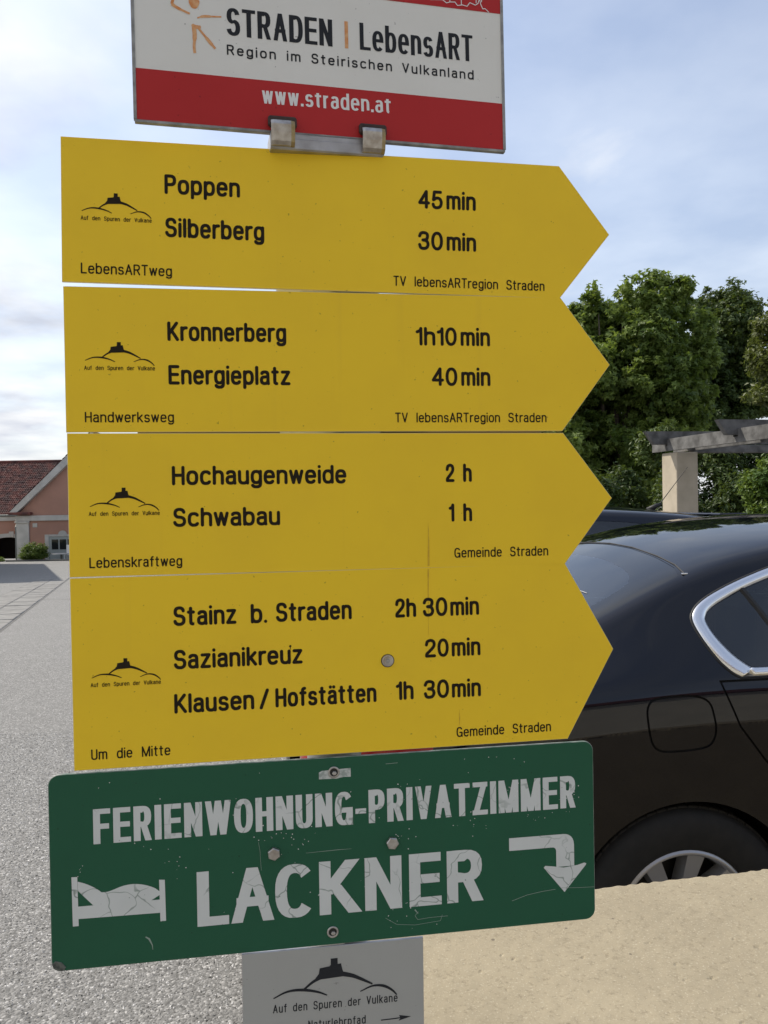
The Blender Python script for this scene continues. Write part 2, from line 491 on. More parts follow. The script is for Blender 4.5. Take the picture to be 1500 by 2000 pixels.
def stroke_polys(st, sx, sy, s, flat):
    """centre line -> list of convex outlines. sx, sy scale of the centre line, s stroke width"""
    P = [np.array((q[0] * sx, q[1] * sy)) for q in st]
    OV = [np.array(q[2:]) if len(q) == 4 else None for q in st]
    h = s / 2
    out = []
    if flat and len(P) == 2:
        d = P[1] - P[0]
        if abs(d[1]) > abs(d[0]) * .6:
            a, b = (P[0], P[1]) if d[1] > 0 else (P[1], P[0])
            d = b - a
            k = d[0] / d[1]
            def yy(p): return p
            top = abs(b[1] - sy) < 1e-6 or abs(b[1] - X * sy) < 1e-6
            bot = abs(a[1]) < 1e-6 or a[1] < -.2 * sy
            a2 = a - np.array((0, 1)) * (h * .985 if bot else 0); b2 = b + np.array((0, 1)) * (h * .985 if top else 0)
            hw = h * math.hypot(1, k) * (1.0 if abs(k) < .01 else .90)
            if b[1] - a[1] < s * .3:      # dot
                a2, b2 = a - np.array((0, h)), a + np.array((0, h))
            return [[a2 + (-hw, 0), a2 + (hw, 0), b2 + (hw, 0), b2 + (-hw, 0)]]
    if flat and len(P) == 2 and abs(P[1][1] - P[0][1]) < 1e-9:
        e = np.array((math.copysign(h * .98, P[1][0] - P[0][0]), 0))
        P = [P[0] - e, P[1] + e]
    nrm = []
    closed = np.hypot(*(P[0] - P[-1])) < 1e-9
    for i in range(len(P)):
        a = P[i] - P[i - 1] if i > 0 else (P[-1] - P[-2] if closed else P[1] - P[0])
        b = P[i + 1] - P[i] if i < len(P) - 1 else (P[1] - P[0] if closed else P[-1] - P[-2])
        a = a / (np.hypot(*a) + 1e-12); b = b / (np.hypot(*b) + 1e-12)
        t = a + b
        ln = np.hypot(*t)
        t = t / (ln + 1e-9)
        k = 1 / max(.5, ln / 2)
        nv = np.array((-t[1], t[0]))
        if OV[i] is not None:
            sg = 1 if OV[i] @ nv > 0 else -1
            o_, i_ = OV[i] * h, OV[i] * h * (np.array((1, .55)) if flat else 1)
            nrm.append((o_, i_) if sg > 0 else (-i_, -o_))
        elif flat and len(P) == 2 and abs(P[1][1] - P[0][1]) < 1e-9:
            up_, dn_ = h, .55 * h
            if P[0][1] < .2 * sy: up_, dn_ = .55 * h, h
            elif P[0][1] < .9 * sy and abs(P[0][1] - X * sy) > 1e-6: up_, dn_ = .8 * h, .8 * h
            sg = 1 if nv[1] > 0 else -1
            nrm.append((np.array((0, up_)), np.array((0, dn_))) if sg > 0 else (np.array((0, -dn_)), np.array((0, -up_))))
        else:
            nrm.append((nv * h * k, nv * h * k))
    for i in range(len(P) - 1):
        out.append([P[i] - nrm[i][1], P[i + 1] - nrm[i + 1][1], P[i + 1] + nrm[i + 1][0], P[i] + nrm[i][0]])
    if not flat and not closed:
        for p in (P[0], P[-1]):
            out.append([p + h * np.array((math.cos(a), math.sin(a))) for a in np.arange(12) * math.pi / 6 + .01])
    if flat and not closed and len(P) > 2 and abs(P[0][1] - sy) < 1e-6 and abs(P[0][0] - P[1][0]) < 1e-6:
        out.append([P[0] + (-h, 0), P[0] + (h, 0), P[0] + (h, h), P[0] + (-h, h)])
        if abs(P[-1][1] - sy) < 1e-6:
            out.append([P[-1] + (-h, 0), P[-1] + (h, 0), P[-1] + (h, h), P[-1] + (-h, h)])
    return out


def union(polys, k=1000.0):
    vs = []; fs = []
    for p in polys:
        ar = sum(p[i][0] * p[(i + 1) % len(p)][1] - p[(i + 1) % len(p)][0] * p[i][1] for i in range(len(p)))
        if abs(ar) < 1e-14:
            continue
        q = p if ar > 0 else p[::-1]
        b = len(vs)
        vs += [Vector((float(a[0]) * k, float(a[1]) * k)) for a in q]
        fs.append(list(range(b, b + len(q))))
    r = delaunay_2d_cdt(vs, [], fs, 0, 1e-5)
    return [(v.x / k, v.y / k) for v in r[0]], [list(f) for f, of in zip(r[2], r[5]) if of]


GC = {}


def text(s, u0, v0, u1, v1, cap, weight=.155, flat=False, gap=.16, space=.30):
    """verts (u,v) and faces of a line of lettering from (u0,v0) to (u1,v1)"""
    sw = cap * weight
    H = cap - sw
    # widths: stroke is constant, centre line scales
    cw = sum(G[c][0] for c in s) * H
    fixed = sw * sum(1 for c in s if c != ' ')
    gaps = 0.0
    for i in range(len(s) - 1):
        gaps += gap * cap if s[i] != ' ' and s[i + 1] != ' ' else space * cap * .5
    W = math.hypot(u1 - u0, v1 - v0)
    k = (W - fixed) / (cw + gaps) if cw + gaps > 1e-9 else 1.0
    ang = math.atan2(v1 - v0, u1 - u0)
    V = []; F = []
    x = 0.0
    ca, sa = math.cos(ang), math.sin(ang)
    for i, c in enumerate(s):
        w, strokes = G[c]
        if c != ' ':
            key = (c, round(H, 6), round(k, 4), round(sw, 6), flat)
            if key not in GC:
                pl = []
                for st in strokes:
                    pl += stroke_polys(st, H * k, H, sw, flat)
                GC[key] = union(pl)
            gv, gf = GC[key]
            n = len(V)
            for a, b in gv:
                a2 = a + x + sw / 2; b2 = b + sw / 2
                V.append((u0 + a2 * ca - b2 * sa, v0 + a2 * sa + b2 * ca))
            F += [[j + n for j in f] for f in gf]
            x += w * H * k + sw
        else:
            x += w * H * k
        if i < len(s) - 1:
            x += (gap * cap if c != ' ' and s[i + 1] != ' ' else space * cap * .5) * k
    return V, F


def flat_mesh(name, V, F, n, m, parent):
    return mk(name, [(a, b, n) for a, b in V], F, m, parent)


def lettering(parent, s, u0, v0, u1, v1, cap, m, weight=.155, flat=False, gap=.16, space=.30, n=0.00025, name='lettering', extra=None):
    V, F = text(s, u0, v0, u1, v1, cap, weight, flat, gap, space)
    return flat_mesh(name, V, F, n, m, parent)


def print_poly(parent, polys, m, n=0.00025, name='printed_shape'):
    V, F = union([[np.array(p) for p in pl] for pl in polys])
    return flat_mesh(name, V, F, n, m, parent)


def strokes_print(parent, lines, m, n=0.00025, name='drawing'):
    """lines: list of (points, width or list of widths)"""
    pl = []
    for pts, w in lines:
        P = [np.array(p, float) for p in pts]
        ws = w if isinstance(w, (list, tuple)) else [w] * len(P)
        for i in range(len(P) - 1):
            d = P[i + 1] - P[i]; d = d / np.hypot(*d); nn = np.array((-d[1], d[0]))
            pl.append([P[i] - nn * ws[i] / 2, P[i + 1] - nn * ws[i + 1] / 2, P[i + 1] + nn * ws[i + 1] / 2, P[i] + nn * ws[i] / 2])
            if ws[i + 1] > 4e-4 and i < len(P) - 2:
                pl.append([P[i + 1] + ws[i + 1] / 2 * np.array((math.cos(a), math.sin(a))) for a in np.arange(8) * math.pi / 4 + .1])
    return print_poly(parent, pl, m, n, name)


# ------------------------------------------------------------------ sign frames
D0 = 0.85


def sign_empty(name, u0, v0, yaw, tilt):
    a, t = R(yaw), R(tilt)
    ex = Vector((math.cos(a), math.sin(a), 0)); ez = Vector((0, 0, 1))
    U = ex * math.cos(t) + ez * math.sin(t); V = -ex * math.sin(t) + ez * math.cos(t)
    N = U.cross(V)
    o = bpy.data.objects.new(name, None); col.objects.link(o); o.empty_display_size = .1
    m = Matrix((U, V, N)).transposed().to_4x4()
    m.translation = Vector((u0 * math.cos(a), D0 + u0 * math.sin(a), v0 + EYE))
    o.matrix_world = m
    return o


def hills_logo(parent, x0, y0, x1, top, m):
    """three hill lines with a castle on the middle one; box x0..x1, y0 = left foot height, top = tower top"""
    w = x1 - x0
    h = top - y0
    def arc(pts, w0, w1, w2):
        P = cr_([(x0 + a * w, y0 + b * h) for a, b in pts], 5)
        n = len(P)
        ws = [(w0 + (w1 - w0) * i / (n / 2)) if i < n / 2 else (w1 + (w2 - w1) * (i - n / 2) / (n / 2)) for i in range(n)]
        return P, ws
    s = w * .0165
    L_ = [arc([(0, 0), (.11, .16), (.23, .17), (.35, .07), (.43, -.06)], s * .55, s * 1.5, s * .5),
          arc([(.24, .17), (.34, .42), (.48, .56), (.62, .47), (.72, .30), (.80, .14)], s * .9, s * 2.3, s * .7),
          arc([(.70, -.05), (.80, .08), (.89, .05), (.96, -.10), (1.0, -.26)], s * .5, s * 1.4, s * .6)]
    o = strokes_print(parent, L_, m, name='hill_lines')
    c = lambda a, b: (x0 + a * w, y0 + b * h)
    print_poly(parent, [[c(.325, .42), c(.365, .60), c(.372, .76), c(.46, .80), c(.46, .44)], [c(.455, .44), c(.455, .82), c(.545, .85), c(.555, .68), c(.575, .46)], [c(.462, .78), c(.462, 1.02), c(.518, 1.02), c(.518, .80)]],
               m, n=0.00028, name='castle_silhouette')


def arrow_sign(fr, h, tip, w=.5213, label='', lines=(), mid=None):
    e = sign_empty('direction_sign', *fr)
    tag(e, label, 'sign', 'yellow arrow signs stacked on the post')
    mid = h / 2 if mid is None else mid
    poly = [(0, 0), (w, 0), (tip, mid), (w, h), (0, h)]
    b = MB().prism(poly, -.003, 0.0, .0004)
    n = len(b.f)
    mi = [1] * (n - 1) + [0]
    b.build('sign_plate', parent=e, mats=[MT['yellow'], MT['yellow_edge']], mi=mi)
    for ln in lines:
        s, u0, v0, u1, v1, cap = ln[:6]
        big = cap > .015
        lettering(e, s, u0, (v0 + v1) / 2, u1, (v0 + v1) / 2, cap, MT['ink'], weight=.165 if big else (.13 if cap > .006 else .14),
                  gap=.07 if big else .10, space=.45 if big else .75)
    return e


CAP = ('Auf den Spuren der Vulkane', .0187, .0627, .0878, .0625, .0044)
s1 = arrow_sign((-.322, .2278, 8.6, -.649), .1451, .5792, label='top yellow arrow sign lettered Poppen 45min and Silberberg 30min', lines=[
    ('Poppen', .1006, .0927, .1763, .0927, .0200), ('Silberberg', .1008, .0487, .2008, .0490, .0200), ('LebensARTweg', .0183, .0087, .1073, .0090, .0110),
    CAP, ('45', .3636, .0908, .3905, .0910, .0200), ('min', .3945, .0910, .4269, .0914, .0200), ('30', .3633, .0467, .3905, .0470, .0202), ('min', .3945, .0470, .4271, .0473, .0200),
    ('TV lebensARTregion Straden', .3363, .0071, .5039, .0079, .0108)])
s2 = arrow_sign((-.3211, .0771, 8.6, -.057), .1463, .5774, label='second yellow arrow sign lettered Kronnerberg 1h10min and Energieplatz 40min', lines=[
    ('Kronnerberg', .1006, .0929, .2211, .0928, .0199), ('Energieplatz', .1009, .0485, .2247, .0483, .0200), ('Handwerksweg', .0184, .0097, .1056, .0099, .0108),
    CAP, ('1h10', .3585, .0917, .4035, .0917, .0199), ('min', .4078, .0917, .4404, .0919, .0199), ('40', .3753, .0485, .4035, .0487, .0200), ('min', .4078, .0487, .4402, .0488, .0200),
    ('TV lebensARTregion Straden', .3349, .0093, .5031, .0096, .0106)])
s3 = arrow_sign((-.3208, -.0687, 8.6, -.177), .1448, .5771, label='third yellow arrow sign lettered Hochaugenweide 2 h and Schwabau 1 h', lines=[
    ('Hochaugenweide', .1017, .0914, .2810, .0915, .0199), ('Schwabau', .1022, .0488, .2108, .0487, .0197), ('Lebenskraftweg', .0194, .0087, .1106, .0088, .0108),
    ('Auf den Spuren der Vulkane', .0197, .0616, .0892, .0612, .0044), ('2 h', .3884, .0919, .4172, .0919, .0198), ('1 h', .3911, .0492, .4170, .0493, .0196),
    ('Gemeinde Straden', .3967, .0101, .5024, .0101, .0108)])
s4 = arrow_sign((-.3204, -.264, 8.6, .062), .1943, .5762, label='lowest and tallest yellow arrow sign lettered Stainz b. Straden, Sazianikreuz and Klausen/Hofstätten', lines=[
    ('Stainz', .1003, .1420, .1640, .1421, .0203), ('b.', .1786, .1417, .1955, .1417, .0203), ('Straden', .2045, .1421, .2841, .1420, .0203),
    ('Sazianikreuz', .0999, .0977, .2314, .0974, .0201), ('Klausen', .0995, .0523, .1804, .0522, .0203), ('/', .1858, .0520, .1958, .0520, .0206), ('Hofstätten', .2023, .0527, .3089, .0528, .0203),
    ('Um die Mitte', .0169, .0099, .0947, .0101, .0108), ('Auf den Spuren der Vulkane', .0179, .0836, .0867, .0837, .0044),
    ('2h', .3308, .1416, .3535, .1417, .0204), ('30', .3608, .1414, .3878, .1414, .0204), ('min', .3910, .1413, .4229, .1412, .0200), ('20', .3624, .0974, .3885, .0973, .0200), ('min', .3918, .0973, .4237, .0972, .0200),
    ('1h', .3299, .0533, .3491, .0534, .0201), ('30', .3603, .0530, .3880, .0528, .0203), ('min', .3912, .0528, .4234, .0525, .0200), ('Gemeinde Straden', .3955, .0099, .5021, .0095, .0109)])
for e, y0, top, dx in ((s1, .0722, .0903, 0), (s2, .0727, .0906, 0), (s3, .0713, .0893, .0012), (s4, .0934, .1112, -.0006)):
    hills_logo(e, .0197 + dx, y0 - .0005, .0872 + dx, top, MT['ink'])

# rust run marks, bird dropping dot and bolt
strokes_print(s3, [([(.3682, .050), (.3686, .030), (.3683, .012), (.3681, .002)], [.0002, .0014, .0020, .0020])], MT['rust'], .0002, 'rust_run')
strokes_print(s4, [([(.3676, .1925), (.3672, .175), (.3668, .155), (.3666, .12)], [.0018, .0013, .0007, .0002])], MT['rust'], .0002, 'rust_run')
strokes_print(s4, [([(.3990, .04), (.3991, .030), (.3988, .022)], [.0003, .0011, .0004])], MT['rust'], .0002, 'rust_run')
print_poly(s4, [[(.3216 + .0072 * math.cos(a), .0961 + .0071 * math.sin(a)) for a in np.arange(20) * math.pi / 10]], MT['rubber_clip'], .0002, 'bolt_ring')  # flat dark disc that leaves a thin outline around the bolt
b = MB(); b.lathe([(0.0, .0030), (.0040, .0030), (.0044, .0022), (.0044, .0016), (.0062, .0014), (.0064, .0002)], (.3216, .0963, 0), 'z', 24)
b.build('bolt', MT['steel'], s4, smooth=False)
b = MB(); b.lathe([(0.0, .0040), (.0020, .0040), (.0024, .0031)], (.3216, .0963, 0), 'z', 12); b.build('bolt_end', MT['alu'], s4)
print_poly(s4, [[(.2188 + .0011 * math.cos(a) + .0002 * math.cos(3 * a), .1163 + .0014 * math.sin(a)) for a in np.arange(10) * math.pi / 5], [(.2184, .1155), (.2192, .1155), (.2190, .1125), (.2186, .1125)]], MT['ink'], .0003, 'dirt_mark')

# ------------------------------------------------------------------ green sign
gs = sign_empty('lodging_sign', -.3461, -.4653, 8.6, -.06)
tag(gs, 'green lodging sign lettered LACKNER in cracked white under the yellow arrows', 'sign')
gw, gh, rr = .5761, .1986, .011


def rrect(x0, y0, x1, y1, r, n=6):
    out = []
    for cx_, cy_, a0 in ((x1 - r, y0 + r, -90), (x1 - r, y1 - r, 0), (x0 + r, y1 - r, 90), (x0 + r, y0 + r, 180)):
        out += [(cx_ + r * math.cos(R(a0 + 90 * i / n)), cy_ + r * math.sin(R(a0 + 90 * i / n))) for i in range(n + 1)]
    return out


b = MB().prism(rrect(0, 0, gw, gh, rr), -.0025, 0.0, .0006)
MT['green_edge'] = mat('worn_green_edge', (0.10, 0.16, 0.12), 0.5, c2=(0.30, 0.31, 0.28), nscale=70)
b.build('sign_plate', parent=gs, mats=[MT['green'], MT['green_edge']], mi=[1] * (len(b.f) - 1) + [0])
lettering(gs, 'FERIENWOHNUNG-PRIVATZIMMER', .0429, .1258, .5552, .1258, .0356, MT['foil'], weight=.19, flat=True, gap=.10)
for ch, u0, u1 in (('L', .1440, .1762), ('A', .1780, .2228), ('C', .2238, .2640), ('K', .2700, .3140), ('N', .3185, .3582), ('E', .3664, .4018), ('R', .4078, .4486)):
    lettering(gs, ch, u0, .0322, u1, .0322, .0568, MT['foil'], weight=.215, flat=True)
bedp = [[(.0209, .0943), (.0265, .0941), (.0270, .0443), (.0213, .0443)], [(.1064, .0844), (.1121, .0839), (.1126, .0416), (.1070, .0415)],
        [(.0268, .0640), (.1068, .0640), (.1068, .0504), (.0268, .0514)]]
# sleeping figure: pillow wedge and the blanket hump
bl = cr_([(.0268, .0893), (.0332, .087), (.0407, .0832), (.0466, .0792), (.0497, .0765)], 4)
hump = cr_([(.0497, .0765), (.0550, .0765), (.0605, .0779), (.0706, .0812), (.0807, .0822), (.0908, .0807), (.1008, .0769), (.1066, .0725)], 4)
for i in range(len(bl) - 1):
    lo = lambda x: .0800 - (x - .0268) * 1.10
    bedp.append([(bl[i][0], max(.0635, lo(bl[i][0]))), (bl[i + 1][0], max(.0635, lo(bl[i + 1][0]))), bl[i + 1], bl[i]])
for i in range(len(hump) - 1):
    lo = lambda x: .0635 + max(0, (x - .0975)) * .56
    bedp.append([(hump[i][0], lo(hump[i][0])), (hump[i + 1][0], lo(hump[i + 1][0])), hump[i + 1], hump[i]])
print_poly(gs, bedp, MT['foil'], name='bed_pictogram')
arc_o = [q[:2] for q in ell(.5400, .0850, .0122, .0124, 90, 0, 6, 2.2)]; arc_i = [q[:2] for q in ell(.5270, .0790, .0045, .0045, 90, 0, 6, 2.2)]
arr = [[(.4779, .0975), (.4779, .0836), (.5270, .0835), (.5270, .0974)]]
for i in range(6):
    arr.append([arc_i[i], arc_i[i + 1], arc_o[i + 1], arc_o[i]])
arr.append([(.5270, .0835), arc_i[0], arc_o[0], (.5270, .0974)])
arr.append([(.5315, .0790), (.5315, .0615), (.5522, .0615), (.5522, .0850)])
arr.append([(.5170, .0618), (.5187, .0639), (.5260, .0628), (.5400, .0602), (.5405, .0330)])
arr.append([(.5405, .0330), (.5400, .0602), (.5560, .0618), (.5638, .0638), (.5662, .0628), (.5657, .0612)])
print_poly(gs, arr, MT['foil'], name='turn_arrow')
for (u, v) in ((.2233, .1022), (.3486, .1035)):
    b = MB(); a0 = rng.uniform(0, 1)
    hexp = [(u + .0068 * math.cos(a0 + k * math.pi / 3), v + .0068 * math.sin(a0 + k * math.pi / 3)) for k in range(6)]
    b.prism(hexp, 0.0002, .0046, .0008)
    b.build('hex_bolt', MT['steel'], gs)
MT['worn_patch'] = mat('bare_white_patch', (0.55, 0.57, 0.54), 0.5, c2=(0.32, 0.36, 0.33), nscale=180, lo=.45, hi=.6)
print_poly(gs, [[(.2716, .1834), (.2750, .1850), (.3054, .1862), (.3053, .1768), (.2980, .1772), (.2900, .1758), (.2716, .1763)]], MT['worn_patch'], name='worn_patch')
for (u, v) in ((.2874, .1828), (.2834, .0134)):
    b = MB(); b.lathe([(.0062, .0002), (.0060, .0010), (.0048, .0013), (.0042, .0006)], (u, v, 0), 'z', 24)
    b.build('bolt_hole', MT['steel'], gs, smooth=True)
    b = MB(); b.lathe([(.0043, .0006), (.0038, .0004), (.0, .0004)], (u, v, 0), 'z', 18); b.build('bolt_recess', MT['hole'], gs)
    b = MB(); b.prism([(u + .0005 + .0024 * math.cos(k * math.pi / 3), v - .0009 + .0022 * math.sin(k * math.pi / 3)) for k in range(6)], .0004, .0022, .0004); b.build('bolt_end', MT['steel'], gs)
# chips and scratches
ch = []
for cx_, cy_, n_, s_ in ((.245, .115, 14, .018), (.10, .112, 5, .03), (.21, .125, 8, .02), (.36, .112, 9, .016), (.44, .112, 10, .02), (.52, .122, 10, .02), (.55, .14, 16, .012), (.49, .15, 8, .02), (.46, .185, 6, .03), (.16, .135, 7, .03), (.30, .06, 6, .02), (.34, .045, 5, .02), (.36, .022, 10, .03), (.12, .10, 8, .02), (.03, .10, 5, .01), (.07, .19, 4, .02), (.37, .165, 5, .02), (.28, .1, 20, .15)):
    for _ in range(n_):
        x, y = cx_ + rng.normal(0, s_ * .6), cy_ + rng.normal(0, s_ * .35)
        if not (.008 < x < gw - .008 and .008 < y < gh - .008):
            continue
        r = rng.uniform(.00025, .00075)
        n__ = 6; a0 = rng.uniform(0, 6)
        ch.append([(x + r * rng.uniform(.6, 1.1) * math.cos(a0 + k * 2 * math.pi / n__), y + r * rng.uniform(.6, 1.1) * math.sin(a0 + k * 2 * math.pi / n__)) for k in range(n__)])
o = print_poly(gs, ch, MT['whiteprint'], .0004, 'paint_chips'); tag(o, kind='stuff')
MT['scratch'] = mat('pale_scratch', (0.28, 0.36, 0.30), 0.6)
for ln_ in [([(.2565, .0995), (.29, .1003), (.3050, .1002)], [.0003, .0006, .0002]), ([(.2075, .115), (.2090, .105), (.2092, .097), (.2100, .085)], .0003), ([(.4800, .0285), (.497, .0335), (.5150, .0360), (.5300, .0370)], .0005),
                   ([(.5370, .0380), (.5560, .0365), (.5750, .0358)], .0004), ([(.34, .0230), (.352, .0150), (.372, .0125), (.40, .0145), (.4020, .0210)], .00035), ([(.3760, .0265), (.3720, .0225), (.375, .018), (.388, .0190), (.4080, .0190)], .0004),
                   ([(.372, .029), (.3755, .0245)], [.0014, .0006]), ([(.343, .188), (.356, .1884)], .0005), ([(.0920, .0270), (.0955, .0245), (.0985, .0180), (.0990, .0130)], [.0012, .0018, .0009, .0004])]:
    strokes_print(gs, [ln_], MT['scratch'], .00035, 'scratch')
MT['crackline'] = mat('crack_in_paint', (0.012, 0.05, 0.03), 0.7)
# worn bottom left corner
b = MB().prism([(.0006, .008), (.002, .0035), (.006, .0008), (.012, .0003), (.014, .004), (.010, .009), (.004, .011)], .0001, .0007, .0003)
b.build('bent_corner', mat('bare_corner_metal', (0.16, 0.17, 0.15), 0.5, 0.3, c2=(0.04, 0.05, 0.045), nscale=160), gs)

# ------------------------------------------------------------------ grey sign at the bottom
gy = sign_empty('trail_sign', -.1588, -.62, 8.6, -.355)
tag(gy, 'small grey trail sign lettered Auf den Spuren der Vulkane Naturlehrpfad under the green sign', 'sign')
b = MB().prism([(0, .0), (.1924, .0), (.1924, .1535), (0, .1535)], -.003, 0, .0004)
b.build('sign_plate', parent=gy, mats=[MT['gray'], MT['alu']], mi=[1] * (len(b.f) - 1) + [0])
hills_logo(gy, .0321, .1040, .1629, .1396, MT['ink_gray'])
lettering(gy, 'Auf den Spuren der Vulkane', .0315, .0884, .1637, .0872, .0090, MT['ink_gray'], weight=.12, gap=.17, space=.75)
lettering(gy, 'Naturlehrpfad', .0680, .0680, .1290, .0674, .0090, MT['ink_gray'], weight=.12, gap=.17)
print_poly(gy, [[(.1455, .0685), (.1600, .0686), (.1680, .0690), (.1680, .0700), (.1600, .0698), (.1455, .0696)], [(.1645, .0665), (.1783, .0697), (.1665, .0690)], [(.1665, .0690), (.1783, .0697), (.1652, .0724)]], MT['ink_gray'], name='small_arrow')

# ------------------------------------------------------------------ white and red tourist sign on top
ts = sign_empty('tourist_sign', -.2462, .3826, 13.25, .339)
tag(ts, 'white and red tourist sign lettered STRADEN LebensART at the top of the post', 'sign')
tw, th = .3900, .2700
b = MB().prism(rrect(0, 0, tw, th, .003, 2), -.003, 0, .0005)
b.build('sign_plate', parent=ts, mats=[MT['white'], MT['alu']], mi=[1] * (len(b.f) - 1) + [0])
MT['frame'] = mat('grey_sheet_rim', (0.20, 0.20, 0.19), 0.5, 0.5, c2=(0.38, 0.38, 0.36), nscale=60)
b = MB()
for x0, x1, y0, y1 in ((0, tw, -.0012, .0016), (0, tw, th - .0016, th + .001), (-.001, .0022, .0016, th - .0016), (tw - .0022, tw + .001, .0016, th - .0016)):
    b.box(x0, x1, y0, y1, -.0045, .0012, .0004)
b.build('rim', MT['frame'], ts)
print_poly(ts, [[(.0022, .0016), (tw - .0022, .0016), (tw - .0022, .0521), (.0022, .0524)]], MT['red'], .0003, 'red_band')
print_poly(ts, [[(.0022, .1490), (tw - .0022, .1500), (tw - .0022, th - .0016), (.0022, th - .0016)]], MT['red'], .0003, 'red_band')
lettering(ts, 'STRADEN', .0916, .0942, .2003, .0942, .0280, MT['ink_gray'], weight=.165, flat=True, gap=.10)
lettering(ts, '|', .2134, .0941, .2171, .0941, .0282, MT['orange'], weight=.13, flat=True)
lettering(ts, 'LebensART', .2295, .0944, .3550, .0946, .0283, MT['ink_gray'], weight=.15, flat=True, gap=.10)
lettering(ts, 'Region im Steirischen Vulkanland', .0914, .0744, .3555, .0750, .0105, MT['ink_gray'], weight=.155, flat=False, gap=.20, space=.75)
lettering(ts, 'www.straden.at', .1257, .0286, .2618, .0300, .0172, MT['whiteprint'], weight=.165, flat=True, gap=.11, n=.0005)
# brushed dancing figure
strokes_print(ts, [(cr_([(.0385, .1192), (.0430, .1165), (.0490, .1140), (.0558, .1115)], 4), [.0034] * 3 + [.0030] * 4 + [.0022] * 6),
                   (cr_([(.0630, .1082), (.0690, .1104), (.0770, .1112), (.0868, .1120)], 4), [.0014] * 3 + [.0026] * 5 + [.0016] * 5),
                   (cr_([(.0594, .0998), (.0600, .0900), (.0592, .0800), (.0597, .0727)], 4), [.0042] * 6 + [.0028] * 7),
                   (cr_([(.0640, .0978), (.0690, .0920), (.0750, .0850), (.0800, .0792)], 4), [.0022] * 6 + [.0034] * 4 + [.0024] * 3),
                   (cr_([(.0580, .1003), (.0610, .0992), (.0660, .0990)], 4), .0036),
                   (cr_([(.0385, .1192), (.0400, .1260), (.0390, .1300)], 4), .0028)], MT['orange'], .0003, 'figure_drawing')
print_poly(ts, [[(.0602 + .0052 * math.cos(a) * (1 + .12 * math.sin(3 * a)), .1228 + .0058 * math.sin(a)) for a in np.arange(14) * math.pi / 7]], MT['orange'], .00035, 'figure_head')
strokes_print(ts, [([(.2760, .1535), (.2830, .1560), (.2960, .1600), (.3080, .1560), (.3217, .1574), (.3262, .1545), (.3300, .1560), (.3356, .1566), (.3386, .1532), (.3440, .1545), (.3495, .1536), (.3527, .1580), (.3590, .1560), (.3621, .1582), (.3640, .1640), (.3650, .1582), (.3674, .1530), (.3700, .1536), (.3746, .1500)], .0009),
                   ([(.3600, .1582), (.3600, .1680), (.3630, .1760), (.3665, .1680), (.3662, .1600)], .0009), ([(.3300, .1562), (.3300, .1640), (.3360, .1690), (.3430, .1640), (.3430, .1546)], .0009)], MT['whiteprint'], .0006, 'skyline_drawing')
# clamp rail and two hooks
b = MB()
b.box(.1330, .2520, -.0170, .0010, -.0300, .0012, .0006)
b.box(.1330, .2520, -.0165, -.0060, .0012, .0030, .0006)
b.build('clamp_rail', MT['alu'], ts)
for u in (.1320, .2270):
    b = MB(); b.box(u - .0012, u + .0282, .0040, .0150, .0004, .0068, .0018); b.build('clip_pad', MT['rubber_clip'], ts)
    prof = [(.0095, .0040), (.0085, .0105), (.0040, .0125), (-.0040, .0115), (-.0120, .0095), (-.0150, .0060), (-.0158, -.0080)]
    V = []; F = []
    n = len(prof)
    for x in (u + .0012, u + .0040, u + .0215, u + .0255):
        k = 0.0 if x not in (u + .0012, u + .0255) else -.0012
        for v, w_ in prof:
            V.append((x, v, w_ + k))
    for i in range(3):
        for j in range(n - 1):
            F.append([i * n + j, i * n + j + 1, (i + 1) * n + j + 1, (i + 1) * n + j])
    mi = [0 if f[0] // n < 2 else 1 for f in F]
    o = mk('clamp_hook', V, F, parent=ts, mats=[MT['steel'], MT['brass']], mi=mi)
    s = o.modifiers.new('thickness', 'SOLIDIFY'); s.thickness = .0022; s.offset = -1

# ------------------------------------------------------------------ post
post = empty('sign_post', (-0.066 + .006, .885, 0))
tag(post, 'round galvanised steel post carrying all the signs', 'post')
b = MB(); b.tube([(0, 0, -.05), (0, 0, 2.35)], .030, 28); b.build('pole', MT['galv'], post, smooth=True)
b = MB(); b.lathe([(.0, .012), (.020, .010), (.031, .002), (.031, -.01)], (0, 0, 2.35), 'z', 24); b.build('cap', MT['dark'], post, smooth=True)
for z in (1.724, 1.574, 1.428, 1.26, 1.13, 1.0):
    T = Matrix.Rotation(R(8.6), 4, 'Z')
    b = MB(); b.box(-.055, .055, -.0300, -.0235, z - .011, z + .011, .002, T); b.build('mounting_bar', MT['alu'], post)
    b = MB(); b.lathe([(.0312, -.010), (.0335, -.010), (.0335, .010), (.0312, .010)], (0, 0, z), 'z', 24); b.build('pipe_clamp', MT['galv'], post)
# long rail seen as the dark line between two arrow signs
T = Matrix.Rotation(R(8.6), 4, 'Z')
b = MB(); b.box(-.20, .235, -.0290, -.0240, 1.566, 1.584, .001, T)
b.build('long_rail', mat('stained_rail', (0.10, 0.07, 0.04), 0.7, 0.2), post)


# ================================================================== the place: ground
SL = 0.0465


def gz(y):
    return 0.0 if y < 8 else (-SL * (y - 8) if y < 75 else -SL * 67)


